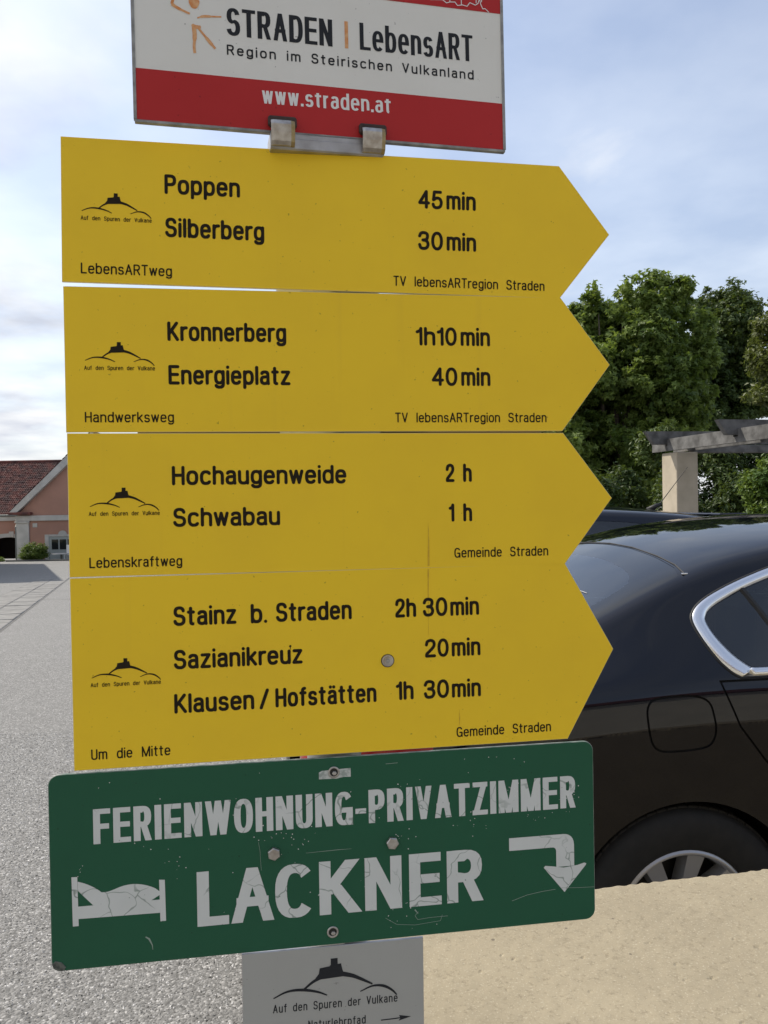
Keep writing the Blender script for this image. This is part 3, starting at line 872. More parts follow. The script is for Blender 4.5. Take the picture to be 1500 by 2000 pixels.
def asphalt():
    m = mat('worn_asphalt', (0.26, 0.255, 0.24), 0.85)
    t = m.node_tree; b = t.nodes['Principled BSDF']; co = t.nodes['Texture Coordinate'].outputs['Object']
    v = vor(t, co, 120)
    vs = t.nodes.new('ShaderNodeSeparateColor'); t.links.new(v.outputs['Color'], vs.inputs[0])
    c = t.nodes.new('ShaderNodeValToRGB'); e = c.color_ramp.elements
    e[0].position = 0.0; e[0].color = (0.09, 0.087, 0.082, 1); e[1].position = 1.0; e[1].color = (0.43, 0.42, 0.40, 1)
    k = e.new(0.30); k.color = (0.155, 0.152, 0.144, 1); k = e.new(0.85); k.color = (0.245, 0.24, 0.229, 1)
    t.links.new(vs.outputs[0], c.inputs[0])
    big = noise(t, co, 0.6, 6, 0.6)
    c2 = mixc(t, ramp(t, big.outputs[0], [(0.35, 0.0), (0.7, 0.35)]), c.outputs[0], (0.222, 0.218, 0.206))
    mid = noise(t, co, 7.0, 5, 0.6)
    c3 = mixc(t, ramp(t, mid.outputs[0], [(0.45, 0.0), (0.75, 0.28)]), c2, (0.13, 0.127, 0.12))
    t.links.new(c3, b.inputs['Base Color'])
    hgt = math_n(t, 'ADD', math_n(t, 'MULTIPLY', v.outputs['Distance'], -1.0), math_n(t, 'MULTIPLY', vs.outputs[1], 0.5))
    bp = t.nodes.new('ShaderNodeBump'); bp.inputs['Strength'].default_value = 0.7; bp.inputs['Distance'].default_value = 0.004
    t.links.new(hgt, bp.inputs['Height']); t.links.new(bp.outputs[0], b.inputs['Normal'])
    return m


MT['asphalt'] = asphalt()
ys = [-60, -20, 0, 8, 14, 20, 28, 36, 45, 55, 65, 75, 120, 300, 900]
xs = [-400, -120, -60, -30, -15, -6, 0, 6, 15, 40, 120, 400]
V = [(x, y, gz(y)) for y in ys for x in xs]
F = [[j * len(xs) + i, j * len(xs) + i + 1, (j + 1) * len(xs) + i + 1, (j + 1) * len(xs) + i] for j in range(len(ys) - 1) for i in range(len(xs) - 1)]
tag(mk('ground', V, F, MT['asphalt']), kind='structure')

# loose chippings that stand proud of the asphalt close to the camera
n = 42000
px_ = rng.uniform(-2.6, .1, n); py_ = 2.15 + rng.power(1.0, n) * 3.2
keep = (px_ > -0.52 * py_ - .15)
px_, py_ = px_[keep], py_[keep]; n = len(px_)
r = rng.uniform(.0024, .0060, n)
base = np.array([(1, 0, 0), (0, 1, 0), (-1, 0, 0), (0, -1, 0), (0, 0, 1)], float)
ang = rng.uniform(0, 6.28, n)
ca, sa = np.cos(ang), np.sin(ang)
B = np.repeat(base[None], n, 0) * rng.uniform(.55, 1.25, (n, 5, 1)) * r[:, None, None]
B[:, 4, 2] *= .55; B[:, 4, :2] += rng.uniform(-.4, .4, (n, 2)) * r[:, None]
VX = B[:, :, 0] * ca[:, None] - B[:, :, 1] * sa[:, None] + px_[:, None]
VY = B[:, :, 0] * sa[:, None] + B[:, :, 1] * ca[:, None] + py_[:, None]
VZ = B[:, :, 2] + .0002
VV = np.stack([VX, VY, VZ], -1).reshape(-1, 3)


def fast_mesh(name, V, Fq, mats, mi=None, parent=None, smooth=False, attr=None):
    """V (n,3), Fq (m,k) all faces with k corners"""
    me = bpy.data.meshes.new(name)
    nf, k = Fq.shape
    me.vertices.add(len(V)); me.vertices.foreach_set('co', np.ascontiguousarray(V, dtype=np.float32).ravel())
    me.loops.add(nf * k); me.loops.foreach_set('vertex_index', np.ascontiguousarray(Fq, dtype=np.int32).ravel())
    me.polygons.add(nf); me.polygons.foreach_set('loop_start', np.arange(nf, dtype=np.int32) * k)
    me.polygons.foreach_set('loop_total', np.full(nf, k, dtype=np.int32))
    if mi is not None:
        me.polygons.foreach_set('material_index', np.ascontiguousarray(mi, dtype=np.int32))
    me.polygons.foreach_set('use_smooth', np.full(nf, smooth, dtype=bool))
    for m in mats:
        me.materials.append(m)
    if attr is not None:
        a = me.attributes.new('tint', 'FLOAT', 'POINT'); a.data.foreach_set('value', np.ascontiguousarray(attr, dtype=np.float32))
    me.update(calc_edges=True)
    o = bpy.data.objects.new(name, me); col.objects.link(o)
    if parent is not None:
        o.parent = parent
    return o


fq = np.array([(0, 1, 4), (1, 2, 4), (2, 3, 4), (3, 0, 4)])
FF = (fq[None] + (np.arange(n) * 5)[:, None, None]).reshape(-1, 3)
MT['chip_a'] = mat('pale_chipping', (0.50, 0.49, 0.475), 0.6)
MT['chip_b'] = mat('grey_chipping', (0.25, 0.246, 0.235), 0.75)
MT['chip_c'] = mat('dark_chipping', (0.12, 0.117, 0.11), 0.8)
mi = np.repeat(rng.choice([0, 1, 2], n, p=[.28, .47, .25]), 4)
tag(fast_mesh('chippings', VV, FF, [MT['chip_a'], MT['chip_b'], MT['chip_c']], mi), kind='stuff')

# strip of paving across the square: two lines of flat stones and the joints beside it
MT['pave'] = mat('pale_paving_stone', (0.24, 0.232, 0.215), 0.85, c2=(0.16, 0.155, 0.145), nscale=5, bump=.3, bscale=60, bdist=.003)
MT['joint'] = mat('dark_joint', (0.14, 0.135, 0.125), 0.95)
pa, pb = Vector((-5.6, 11.9)), Vector((-10.2, 25.4))      # near-right edge
pc, pd = Vector((-7.3, 15.2)), Vector((-10.8, 26.2))
d = (pb - pa).normalized(); nrm_ = Vector((-d.y, d.x))
b = MB()
Lp = 20.0
p0 = pa - d * 2.5


def gquad(mb, a, b_, w0, w1, lift):
    """quad on the sloping ground along a-b_, offsets w0..w1 along the normal"""
    P = [a + nrm_ * w0, b_ + nrm_ * w0, b_ + nrm_ * w1, a + nrm_ * w1]
    mb.add([(p.x, p.y, gz(p.y) + lift) for p in P], [[0, 1, 2, 3]])


gquad(b, p0, p0 + d * Lp, -.03, 1.02, .004)
st_root = b.build('paving_strip', MT['joint'])
tag(st_root, kind='structure')
proto = None
y = 0.0
k = 0
while y < Lp - .5:
    ln = rng.uniform(.42, .62)
    for row in range(2):
        w0 = .0 + row * .50; w1 = w0 + .485
        a = p0 + d * (y + (.2 if row else 0)); c = a + d * (ln - .018)
        P = [a + nrm_ * w0, c + nrm_ * w0, c + nrm_ * w1, a + nrm_ * w1]
        hz = .018 + rng.uniform(-.004, .006)
        ins = [(P[0] + (d + nrm_) * .012), (P[1] + (-d + nrm_) * .012), (P[2] + (-d - nrm_) * .012), (P[3] + (d - nrm_) * .012)]
        V = [(p.x, p.y, gz(p.y) + .006) for p in P] + [(p.x, p.y, gz(p.y) + hz) for p in ins]
        mk('paving_stone', V, [[0, 1, 5, 4], [1, 2, 6, 5], [2, 3, 7, 6], [3, 0, 4, 7], [4, 5, 6, 7]], MT['pave'], st_root)
    y += ln
# cross joints in the asphalt to the right of the strip
for q0, q1 in (((-7.5, 16.9), (-4.0, 17.25)), ((-8.5, 20.1), (-5.0, 20.5))):
    q0, q1 = Vector(q0), Vector(q1)
    dd = (q1 - q0).normalized(); nn = Vector((-dd.y, dd.x)) * .022
    V = [(p.x, p.y, gz(p.y) + .004) for p in (q0 - nn, q1 - nn, q1 + nn, q0 + nn)]
    tag(mk('asphalt_joint', V, [[0, 1, 2, 3]], MT['joint']), kind='structure')


# ================================================================== low wall on the right
def stone():
    m = mat('rough_cast_concrete', (0.50, 0.43, 0.31), 0.9)
    t = m.node_tree; b = t.nodes['Principled BSDF']; co = t.nodes['Texture Coordinate'].outputs['Object']
    n0 = noise(t, co, 5, 7, 0.62); n1_ = noise(t, co, 130, 6, 0.7); v = vor(t, co, 95); n3 = noise(t, co, 320, 3)
    c = mixc(t, ramp(t, n0.outputs[0], [(0.36, 0.0), (0.68, 1.0)]), (0.315, 0.268, 0.182), (0.262, 0.222, 0.150))
    c = mixc(t, ramp(t, n1_.outputs[0], [(0.34, 0.7), (0.47, 0.0)]), c, (0.19, 0.155, 0.10))
    c = mixc(t, ramp(t, n3.outputs[0], [(0.58, 0.0), (0.70, 0.6)]), c, (0.46, 0.41, 0.31))
    c = mixc(t, ramp(t, v.outputs['Distance'], [(0.0, 0.45), (0.16, 0.0)]), c, (0.17, 0.14, 0.095))
    vp = vor(t, co, 26); vc = t.nodes.new('ShaderNodeSeparateColor'); t.links.new(vp.outputs['Color'], vc.inputs[0])
    sz = math_n(t, 'MULTIPLY', ramp(t, vc.outputs[0], [(0.72, 0.0), (1.0, 1.0)]), 0.10)
    hit = math_n(t, 'LESS_THAN', vp.outputs['Distance'], sz)
    c = mixc(t, math_n(t, 'MULTIPLY', hit, .75), c, (0.10, 0.08, 0.06))
    t.links.new(c, b.inputs['Base Color'])
    bp = t.nodes.new('ShaderNodeBump'); bp.inputs['Strength'].default_value = 0.35; bp.inputs['Distance'].default_value = 0.0016
    t.links.new(math_n(t, 'ADD', n1_.outputs[0], math_n(t, 'MULTIPLY', n3.outputs[0], .5)), bp.inputs['Height']); t.links.new(bp.outputs[0], b.inputs['Normal'])
    return m


MT['stone'] = stone()
# far top edge runs through (0.346,1.334) and (0.664,1.397); the top is 0.85 m above the ground
WX0, WX1, WZ = -.045, 2.6, .85
wdir = Vector((0.9809, 0.1943)); wn = Vector((-0.1943, 0.9809))
W0 = Vector((0.346, 1.334)) - wdir * .40        # far-left corner
nx, ny, nz_ = 640, 100, 60
thick = .44
V = []
sx_ = np.linspace(0, 2.7, nx) ** 1.0
sy_ = np.linspace(0, thick, ny)
GX, GY = np.meshgrid(sx_, sy_)
# smooth random field from summed cosines, plus pits
def fld(x, y, sc_, seed, n=10):
    q = np.random.default_rng(seed); o = 0
    for _ in range(n):
        a = q.uniform(0, 6.28); f = sc_ * q.uniform(.6, 1.6)
        o = o + np.cos((x * math.cos(a) + y * math.sin(a)) * f + q.uniform(0, 6.28))
    return o / n ** .5
Z = WZ + .0005 * fld(GX, GY, 18, 1) + .00022 * fld(GX, GY, 190, 2, 16)
for _ in range(110):
    x, y = rng.uniform(0, 1.6), rng.uniform(0, thick); r_ = rng.uniform(.0010, .0026)
    ix0, ix1 = np.searchsorted(sx_, [x - 3 * r_, x + 3 * r_]); iy0, iy1 = np.searchsorted(sy_, [y - 3 * r_, y + 3 * r_])
    sub = (slice(iy0, iy1 + 1), slice(ix0, ix1 + 1))
    dd = ((GX[sub] - x) / rng.uniform(.8, 2.2)) ** 2 + (GY[sub] - y) ** 2
    Z[sub] -= rng.uniform(.001, .003) * np.exp(-dd / (r_ * r_))
# ragged arris: far edge and near edge crumble
edge = .0030 * fld(sx_, sx_ * 0, 45, 3) + .0022 * fld(sx_, sx_ * 0, 230, 4, 14)
chipp = np.clip(fld(sx_, sx_ * 0, 34, 5), 1.1, 9) - 1.1
edge = edge - .012 * chipp
GY2 = GY.copy()
GY2[0] += -edge * .5; GY2[-1] += edge
GY2[-2] += edge * .7; Z[-1] -= .006 + .5 * np.abs(edge); Z[-2] -= .0015
Z[0] -= .006
P = np.stack([W0.x + GX * wdir.x - (thick - GY2) * wn.x, W0.y + GX * wdir.y - (thick - GY2) * wn.y, Z], -1).reshape(-1, 3)
I = np.arange(nx * ny).reshape(ny, nx)
Q = np.stack([I[:-1, :-1], I[:-1, 1:], I[1:, 1:], I[1:, :-1]], -1).reshape(-1, 4)
# sides down to the ground
ring = np.concatenate([I[0, :], I[1:, -1], I[-1, -2::-1], I[-2:0:-1, 0]])
PS = np.stack([W0.x + GX * wdir.x - (thick - GY) * wn.x, W0.y + GX * wdir.y - (thick - GY) * wn.y, Z * 0 + WZ - .022], -1).reshape(-1, 3)
m1 = PS[ring]; low = m1.copy(); low[:, 2] = -.2
nb = len(P); k = len(ring); P = np.concatenate([P, m1, low])
a = np.arange(k); a2 = (a + 1) % k
Q2 = np.concatenate([np.stack([ring[a2], ring[a], nb + a, nb + a2], -1), np.stack([nb + a2, nb + a, nb + k + a, nb + k + a2], -1)])
wall = fast_mesh('low_wall', P, np.concatenate([Q, Q2]), [MT['stone']], smooth=False)
tag(wall, 'low sandy concrete wall with a crumbling edge between the signs and the black car', 'wall')


# ================================================================== cars: a B-spline body cut into panels
MT['paint'] = mat('black_car_paint', (0.0022, 0.0027, 0.0060), 0.30, coat=1.0, spec=0.0)
MT['paint2'] = mat('dark_blue_car_paint', (0.004, 0.006, 0.014), 0.25, coat=1.0, spec=0.0)
MT['chrome'] = mat('brushed_chrome', (0.80, 0.81, 0.83), 0.22, 1.0)
MT['tyre'] = mat('tyre_rubber', (0.009, 0.009, 0.009), 0.8, c2=(0.014, 0.0135, 0.013), nscale=30)
MT['rim'] = mat('silver_rim_paint', (0.42, 0.42, 0.43), 0.35, 0.7)
MT['rim_in'] = mat('grey_rim_face', (0.20, 0.20, 0.205), 0.45, 0.6)
MT['lining'] = mat('dark_lining', (0.006, 0.006, 0.007), 0.8)
MT['seat'] = mat('grey_seat_cloth', (0.07, 0.07, 0.068), 0.9)
MT['frit'] = mat('black_glass_border', (0.006, 0.007, 0.009), 0.06)
MT['lamp'] = mat('red_lamp_glass', (0.25, 0.01, 0.012), 0.12)
MT['lampw'] = mat('clear_lamp_glass', (0.55, 0.57, 0.60), 0.12)


def glass(name, tint, through):
    m = bpy.data.materials.new(name); m.use_nodes = True
    t = m.node_tree; t.nodes.clear()
    o = t.nodes.new('ShaderNodeOutputMaterial')
    tr = t.nodes.new('ShaderNodeBsdfTransparent'); tr.inputs[0].default_value = (*tint, 1)
    gl = t.nodes.new('ShaderNodeBsdfGlossy'); gl.inputs['Roughness'].default_value = 0.015; gl.inputs[0].default_value = (.95, .97, 1, 1)
    df = t.nodes.new('ShaderNodeBsdfDiffuse'); df.inputs[0].default_value = (0.02, 0.024, 0.024, 1)
    fr = t.nodes.new('ShaderNodeFresnel'); fr.inputs[0].default_value = 1.75
    m1 = t.nodes.new('ShaderNodeMixShader'); m1.inputs[0].default_value = through
    t.links.new(df.outputs[0], m1.inputs[1]); t.links.new(tr.outputs[0], m1.inputs[2])
    m2 = t.nodes.new('ShaderNodeMixShader'); t.links.new(fr.outputs[0], m2.inputs[0])
    t.links.new(m1.outputs[0], m2.inputs[1]); t.links.new(gl.outputs[0], m2.inputs[2]); t.links.new(m2.outputs[0], o.inputs[0])
    return m


MT['glass'] = glass('tinted_side_glass', (0.55, 0.62, 0.58), .8)
MT['glass_r'] = glass('rear_window_glass', (0.62, 0.72, 0.74), .8)


def sec(x, zs, w1, w2, w3, zb, yr, zr, zc, xo=None):
    """control points of one cross section, bottom to top centre"""
    P = [(w1 - .05, zs), (w1, zs + .04), (w2 - .01, zs + .20), (w2, .60), (w2 - .005, .80), (w3 + .022, zb - .05), (w3 - .004, zb + .005),
         (w3 + (yr - w3) * .45, zb + (zr - zb) * .42), (yr + .016, zr - .034), (yr - .022, zr + .006), (yr * .58, zr + (zc - zr) * .72), (0, zc)]
    xo = xo or [0] * 12
    return [(x + xo[i], P[i][0], P[i][1]) for i in range(12)]


SEDAN = [
    [(.03, y, z) for y, z in ((.50, .36), (.56, .38), (.60, .46), (.60, .60), (.58, .72), (.54, .80), (.50, .84), (.44, .86), (.36, .87), (.28, .875), (.15, .88), (0, .88))],
    sec(.0, .28, .70, .76, .70, .86, .58, .93, .945),
    sec(.10, .24, .80, .855, .79, .92, .66, .985, 1.0),
    sec(.32, .21, .86, .895, .84, .955, .69, 1.015, 1.03),
    sec(.64, .20, .87, .90, .852, .975, .70, 1.04, 1.06),
    sec(.93, .20, .875, .905, .86, .99, .70, 1.160, 1.19),
    sec(1.20, .20, .875, .907, .862, 1.00, .685, 1.285, 1.328),
    sec(1.48, .20, .875, .908, .862, 1.00, .665, 1.355, 1.415),
    sec(1.80, .20, .875, .909, .86, 1.00, .645, 1.385, 1.45),
    sec(2.20, .20, .875, .909, .85, .995, .60, 1.40, 1.46),
    sec(2.70, .20, .875, .908, .85, .985, .60, 1.365, 1.425),
    sec(3.05, .20, .875, .905, .85, .97, .64, 1.26, 1.30),
    sec(3.40, .20, .87, .90, .845, .95, .70, 1.07, 1.10),
    sec(3.72, .20, .87, .90, .83, .92, .72, .97, 1.02),
    sec(4.10, .21, .86, .89, .80, .87, .68, .92, .975),
    sec(4.42, .24, .81, .85, .72, .80, .60, .84, .89),
    sec(4.62, .28, .72, .76, .64, .72, .50, .74, .78),
    [(4.72, y, z) for y, z in ((.50, .30), (.56, .34), (.60, .42), (.60, .52), (.58, .58), (.54, .62), (.50, .64), (.44, .65), (.36, .66), (.28, .665), (.15, .67), (0, .67))],
]
HATCH = [
    [(.03, y, z) for y, z in ((.50, .36), (.56, .38), (.60, .46), (.60, .60), (.58, .72), (.54, .80), (.50, .84), (.44, .86), (.36, .87), (.28, .875), (.15, .88), (0, .88))],
    sec(.0, .28, .72, .78, .74, .88, .62, 1.0, 1.02),
    sec(.08, .24, .80, .85, .80, .94, .66, 1.16, 1.18),
    sec(.24, .21, .85, .88, .83, .97, .62, 1.345, 1.375),
    sec(.46, .20, .86, .89, .84, .98, .60, 1.385, 1.42),
    sec(.84, .20, .865, .895, .845, .98, .59, 1.42, 1.465),
    sec(1.3, .20, .865, .895, .845, .975, .585, 1.445, 1.495),
    sec(1.9, .20, .865, .895, .845, .965, .585, 1.45, 1.505),
    sec(2.4, .20, .865, .895, .845, .955, .59, 1.41, 1.465),
    sec(2.8, .20, .865, .895, .84, .94, .63, 1.27, 1.31),
    sec(3.15, .20, .86, .89, .83, .92, .69, 1.06, 1.10),
    sec(3.5, .21, .85, .88, .80, .88, .68, .93, .97),
    sec(3.9, .24, .80, .84, .72, .78, .58, .82, .86),
    [(4.1, y, z) for y, z in ((.50, .30), (.56, .34), (.60, .42), (.60, .52), (.58, .58), (.54, .62), (.50, .64), (.44, .65), (.36, .66), (.28, .665), (.15, .67), (0, .67))],
]


class Surf:
    def __init__(self, net):
        A = np.array(net, float)                     # (ns,12,3)
        A = np.concatenate([A[:1], A[:1], A, A[-1:], A[-1:]], 0)
        mir = A[:, 10:11].copy(); mir[:, :, 1] *= -1
        A = np.concatenate([A[:, :1], A[:, :1], A, mir], 1)
        self.A = A; self.nu = A.shape[0] - 3; self.nt = A.shape[1] - 3
        g = np.stack(np.meshgrid(np.linspace(0, 1, 260), np.linspace(0, 1, 140), indexing='ij'), -1).reshape(-1, 2)
        self.gu = g; self.gp = self(g[:, 0], g[:, 1])

    def __call__(self, u, t):
        u = np.clip(np.asarray(u, float), 0, 1) * self.nu; t = np.clip(np.asarray(t, float), 0, 1) * self.nt
        i = np.minimum(u.astype(int), self.nu - 1); j = np.minimum(t.astype(int), self.nt - 1)
        a = u - i; b = t - j
        def bs(f): return np.stack([(1 - f) ** 3 / 6, (3 * f ** 3 - 6 * f * f + 4) / 6, (-3 * f ** 3 + 3 * f * f + 3 * f + 1) / 6, f ** 3 / 6], -1)
        wa = bs(a); wb = bs(b); out = 0
        for p in range(4):
            for q in range(4):
                out = out + (wa[..., p] * wb[..., q])[..., None] * self.A[i + p, j + q]
        return out

    def normal(self, u, t):
        e = 1e-4
        du = self(np.clip(u + e, 0, 1), t) - self(np.clip(u - e, 0, 1), t); dt = self(u, np.clip(t + e, 0, 1)) - self(u, np.clip(t - e, 0, 1))
        n = np.cross(du, dt)
        n /= np.linalg.norm(n, axis=-1, keepdims=True) + 1e-12
        return n * -1 if False else n

    def inv(self, pts, ax, tlo=0.0, thi=1.0):
        """points given in two axes (0,2)=side view or (0,1)=plan -> (u,t)"""
        ok = (self.gu[:, 1] >= tlo) & (self.gu[:, 1] <= thi)
        gu = self.gu[ok]; gp = self.gp[ok][:, ax]
        out = []
        for p in np.asarray(pts, float):
            k = np.argmin(((gp - p) ** 2).sum(1)); q = gu[k].copy()
            for _ in range(6):
                e = 1e-4
                f = self(q[0], q[1])[ax]; J = np.stack([(self(q[0] + e, q[1])[ax] - self(q[0] - e, q[1])[ax]) / (2 * e), (self(q[0], q[1] + e)[ax] - self(q[0], q[1] - e)[ax]) / (2 * e)], 1)
                try:
                    s_ = np.linalg.solve(J, p - f)
                except np.linalg.LinAlgError:
                    break
                s_ = np.clip(s_, -.02, .02)
                q = np.clip(q + s_, [0, tlo], [1, thi])
            out.append(q)
        return np.array(out)


def inpoly(P, poly):
    x, y = P[:, 0], P[:, 1]; r = np.zeros(len(P), bool); n = len(poly)
    for i in range(n):
        x0, y0 = poly[i]; x1, y1 = poly[(i + 1) % n]
        c = ((y0 > y) != (y1 > y))
        with np.errstate(divide='ignore', invalid='ignore'):
            xx = (x1 - x0) * (y - y0) / (y1 - y0 + 1e-15) + x0
        r ^= c & (x < xx)
    return r


def off_poly(P, d):
    P = np.array(P, float); n = len(P)
    ar = sum(P[i][0] * P[(i + 1) % n][1] - P[(i + 1) % n][0] * P[i][1] for i in range(n))
    s = 1 if ar > 0 else -1
    out = []
    for i in range(n):
        a = P[i] - P[i - 1]; b = P[(i + 1) % n] - P[i]
        a = a / (np.hypot(*a) + 1e-9); b = b / (np.hypot(*b) + 1e-9)
        t = a + b; l = np.hypot(*t); t = t / (l + 1e-9)
        out.append(P[i] + s * np.array((t[1], -t[0])) * d / max(.5, l / 2))
    return np.array(out)


def densify(P, closed=True, step=.03):
    out = []
    n = len(P)
    for i in range(n if closed else n - 1):
        a = np.array(P[i], float); b = np.array(P[(i + 1) % n], float)
        k = max(1, int(np.hypot(*(b - a)) / step))
        for j in range(k):
            out.append(a + (b - a) * j / k)
    if not closed:
        out.append(np.array(P[-1], float))
    return out


def build_car(root, net, wheels, side_win, chrome, seams, rear_glass, front_glass, lamps, paint, flap=None, nu=150, ntt=64, wheel_r=.325):
    S = Surf(net)
    polys = {}
    def side(P, tl=0.0, th=.93): return S.inv(P, [0, 2], tl, th)
    def top(P): return S.inv(P, [0, 1], .5, 1.0)
    cons = []            # (polyline uv, closed)
    cls = []             # (name, uv polygon)
    for k, P in enumerate(side_win):
        q = side(densify(P, True, .04), .35); cons.append(q); cls.append(('win%d' % k, q))
    for k, wx in enumerate(wheels):
        r = wheel_r + .035
        P = [(wx + r * math.cos(a), wheel_r - .01 + r * math.sin(a)) for a in np.linspace(R(-14), R(194), 40)]
        q = side([p for p in P if p[1] > .235], 0, .5)
        q = np.concatenate([[[q[0][0], .0]], q, [[q[-1][0], 0.0]]])
        cons.append(q); cls.append(('arch', q))
    for nm, P in seams:
        P = densify(P, True, .035)
        a = side(off_poly(P, .0030), 0, .9); b = side(off_poly(P, -.0030), 0, .9)
        cons += [a, b]; cls.append((nm, b)); cls.append((nm + '_gap', a))
    for nm, P in rear_glass + front_glass:
        q = top(densify(P, False, .04))
        q = np.concatenate([q, [[q[-1][0], 1.0], [q[0][0], 1.0]]]) if True else q
        cons.append(q); cls.append((nm, q))
    for nm, P in lamps:
        q = side(densify(P, True, .04), .1, .7); cons.append(q); cls.append((nm, q))
    gu = np.linspace(0, 1, nu); gt = np.linspace(0, 1, ntt)
    vs = []; ed = []
    for u in gu:
        for t in gt:
            vs.append(Vector((float(u), float(t) * 1.0)))
    # a grid point that nearly touches a cut line makes slivers: drop it
    cp_all = np.concatenate(cons)
    keepv = []
    for v in vs:
        if 0 < v.y < 1 and 0 < v.x < 1:
            if np.min(np.abs(cp_all[:, 0] - v.x) / .0025 + np.abs(cp_all[:, 1] - v.y) / .005) < 1:
                continue
        keepv.append(v)
    vs = keepv
    for q in cons:
        b0 = len(vs)
        vs += [Vector((float(a), float(c))) for a, c in q]
        ed += [(b0 + i, b0 + (i + 1) % len(q)) for i in range(len(q))]
    r = delaunay_2d_cdt(vs, ed, [], 0, 1e-7)
    UV = np.array([(v.x, v.y) for v in r[0]]); T = np.array([list(f) for f in r[2] if len(f) == 3])
    C = UV[T].mean(1)
    lab = np.array(['body'] * len(T), dtype=object)
    for nm, q in cls:
        if nm.endswith('_gap'):
            m_ = inpoly(C, q) & (lab == 'body'); lab[m_] = 'gap'
        else:
            m_ = inpoly(C, q); lab[m_ & ~((lab == 'arch') | (lab == 'flap'))] = nm
    Pn = S(UV[:, 0], UV[:, 1]); N = S.normal(UV[:, 0], UV[:, 1])
    # outward = away from the centre line
    if (N[:, 1] * (Pn[:, 1] - 0)).sum() < 0: N = -N
    ctr = Pn - np.array([2.2, 0, .7])
    N[(N * ctr).sum(1) * 0 < -1] *= -1

    def emit(names, name, m, parent, sides=(1, -1), off=0.0, halves=True, nrm=True):
        sel = np.isin(lab, names)
        if not sel.any(): return None
        t = T[sel]; used = np.unique(t); mp_ = -np.ones(len(UV), int); mp_[used] = np.arange(len(used)); t = mp_[t]
        V = []; F = []; NN = []
        for s in sides:
            v = Pn[used] + N[used] * off; nn = N[used].copy()
            v = v * [1, s, 1]; nn = nn * [1, s, 1]
            f = t.copy()
            a, b_, c = v[f[:, 0]], v[f[:, 1]], v[f[:, 2]]
            fl = (np.cross(b_ - a, c - a) * nn[f[:, 0]]).sum(1) < 0
            f[fl] = f[fl][:, ::-1]
            F.append(f + sum(len(x) for x in V)); V.append(v); NN.append(nn)
        V = np.concatenate(V); F = np.concatenate(F); NN = np.concatenate(NN)
        o = fast_mesh(name, V, F, [m], parent=parent, smooth=True)
        if nrm:
            o.data.normals_split_custom_set_from_vertices(NN.tolist())
        return o
    body_names = ['body'] + ([] if flap else ['flap'])
    body = emit(body_names, 'body', paint, root)
    for s, nmx in ((-1, 'near'), (1, 'far')):
        for nm in ('front_door', 'rear_door'):
            if any(l == nm for l in lab):
                emit([nm], 'door', paint, root, (s,))
    if flap:
        emit(['flap'], 'fuel_flap', paint, root, (-1,))
        emit(['flap'], 'side_panel', paint, root, (1,))
    lin = [l for l in set(lab) if l in ('body', 'gap', 'front_door', 'rear_door', 'flap') or l.startswith('lamp') or l == 'rear_lamp' or l == 'head_lamp']
    emit(lin, 'lining', MT['lining'], root, off=-.010)
    for k in range(len(side_win)):
        for s in (-1, 1):
            emit(['win%d' % k], 'side_window', MT['glass'], root, (s,), off=-.002)
    emit(['rear_glass'], 'rear_window', MT['glass_r'], root, off=-.001)
    emit(['rear_frit'], 'window_border', MT['frit'], root, off=-.001)
    emit(['wind_glass'], 'windscreen', MT['glass_r'], root, off=-.001)
    emit(['wind_frit'], 'windscreen_border', MT['frit'], root, off=-.001)
    for s in (-1, 1):
        emit(['rear_lamp'], 'tail_light', MT['lamp'], root, (s,))
        emit(['head_lamp'], 'headlight', MT['lampw'], root, (s,))
    # chrome surround
    if chrome:
        outer, inner, wd = chrome
        n = len(outer)
        qo = S.inv(outer, [0, 2], .35, .93); qi = S.inv(inner, [0, 2], .35, .93)
        for s in (-1, 1):
            V = []
            for a, b_ in zip(qo, qi):
                for f, h in ((0, .000), (.06, .0045), (.3, .0078), (.62, .0085), (.90, .0050), (1.0, -.006)):
                    q = a + (b_ - a) * f
                    p = S(q[0], q[1]) + S.normal(q[0], q[1]) * (h * (1 if (S.normal(q[0], q[1])[1] > 0) else -1))
                    V.append((p[0], p[1] * s, p[2]))
            F = []
            for i in range(n):
                j = (i + 1) % n
                for k in range(5):
                    f = [i * 6 + k, j * 6 + k, j * 6 + k + 1, i * 6 + k + 1]
                    F.append(f if s > 0 else f[::-1])
            mk('window_trim', V, F, MT['chrome'], root, smooth=True)
    # wheels
    for wx in wheels:
        for s in (-1, 1):
            wr = wheel_r
            cy = s * .885
            tb = MB()
            prof = [(.225, -.20), (.25, -.212), (.285, -.216), (.308, -.205), (.320, -.185), (.3245, -.16), (.325, -.10), (.3245, -.04), (.320, -.016), (.306, .000), (.283, .008), (.25, .007), (.220, .000), (.206, -.006), (.203, -.02)]
            tb.lathe([(r_ * wr / .325, h * s) for r_, h in prof], (0, 0, 0), 'y', 72)
            wh = tb.build('wheel', MT['tyre'], root, smooth=True)
            wh.location = (wx, cy, wr)
            # tread blocks and shoulder ribs
            tr = MB()
            for k in range(64):
                a = 2 * math.pi * k / 64
                Mx = Matrix.Rotation(a, 4, 'Y')
                tr.box(-.0150, .0145, min(-.060 * s, -.016 * s), max(-.060 * s, -.016 * s), wr - .012, wr + .0012, .002, Mx)
            tr.build('tread', MT['tyre'], wh)
            rm = MB()
            rm.lathe([(.2200, -.016 * s), (.2070, -.010 * s), (.2000, -.003 * s), (.1950, -.001 * s), (.1890, -.010 * s), (.1850, -.030 * s), (.180, -.09 * s), (.176, -.17 * s)], (0, 0, 0), 'y', 72)
            rim = rm.build('rim', MT['rim'], wh, smooth=True)
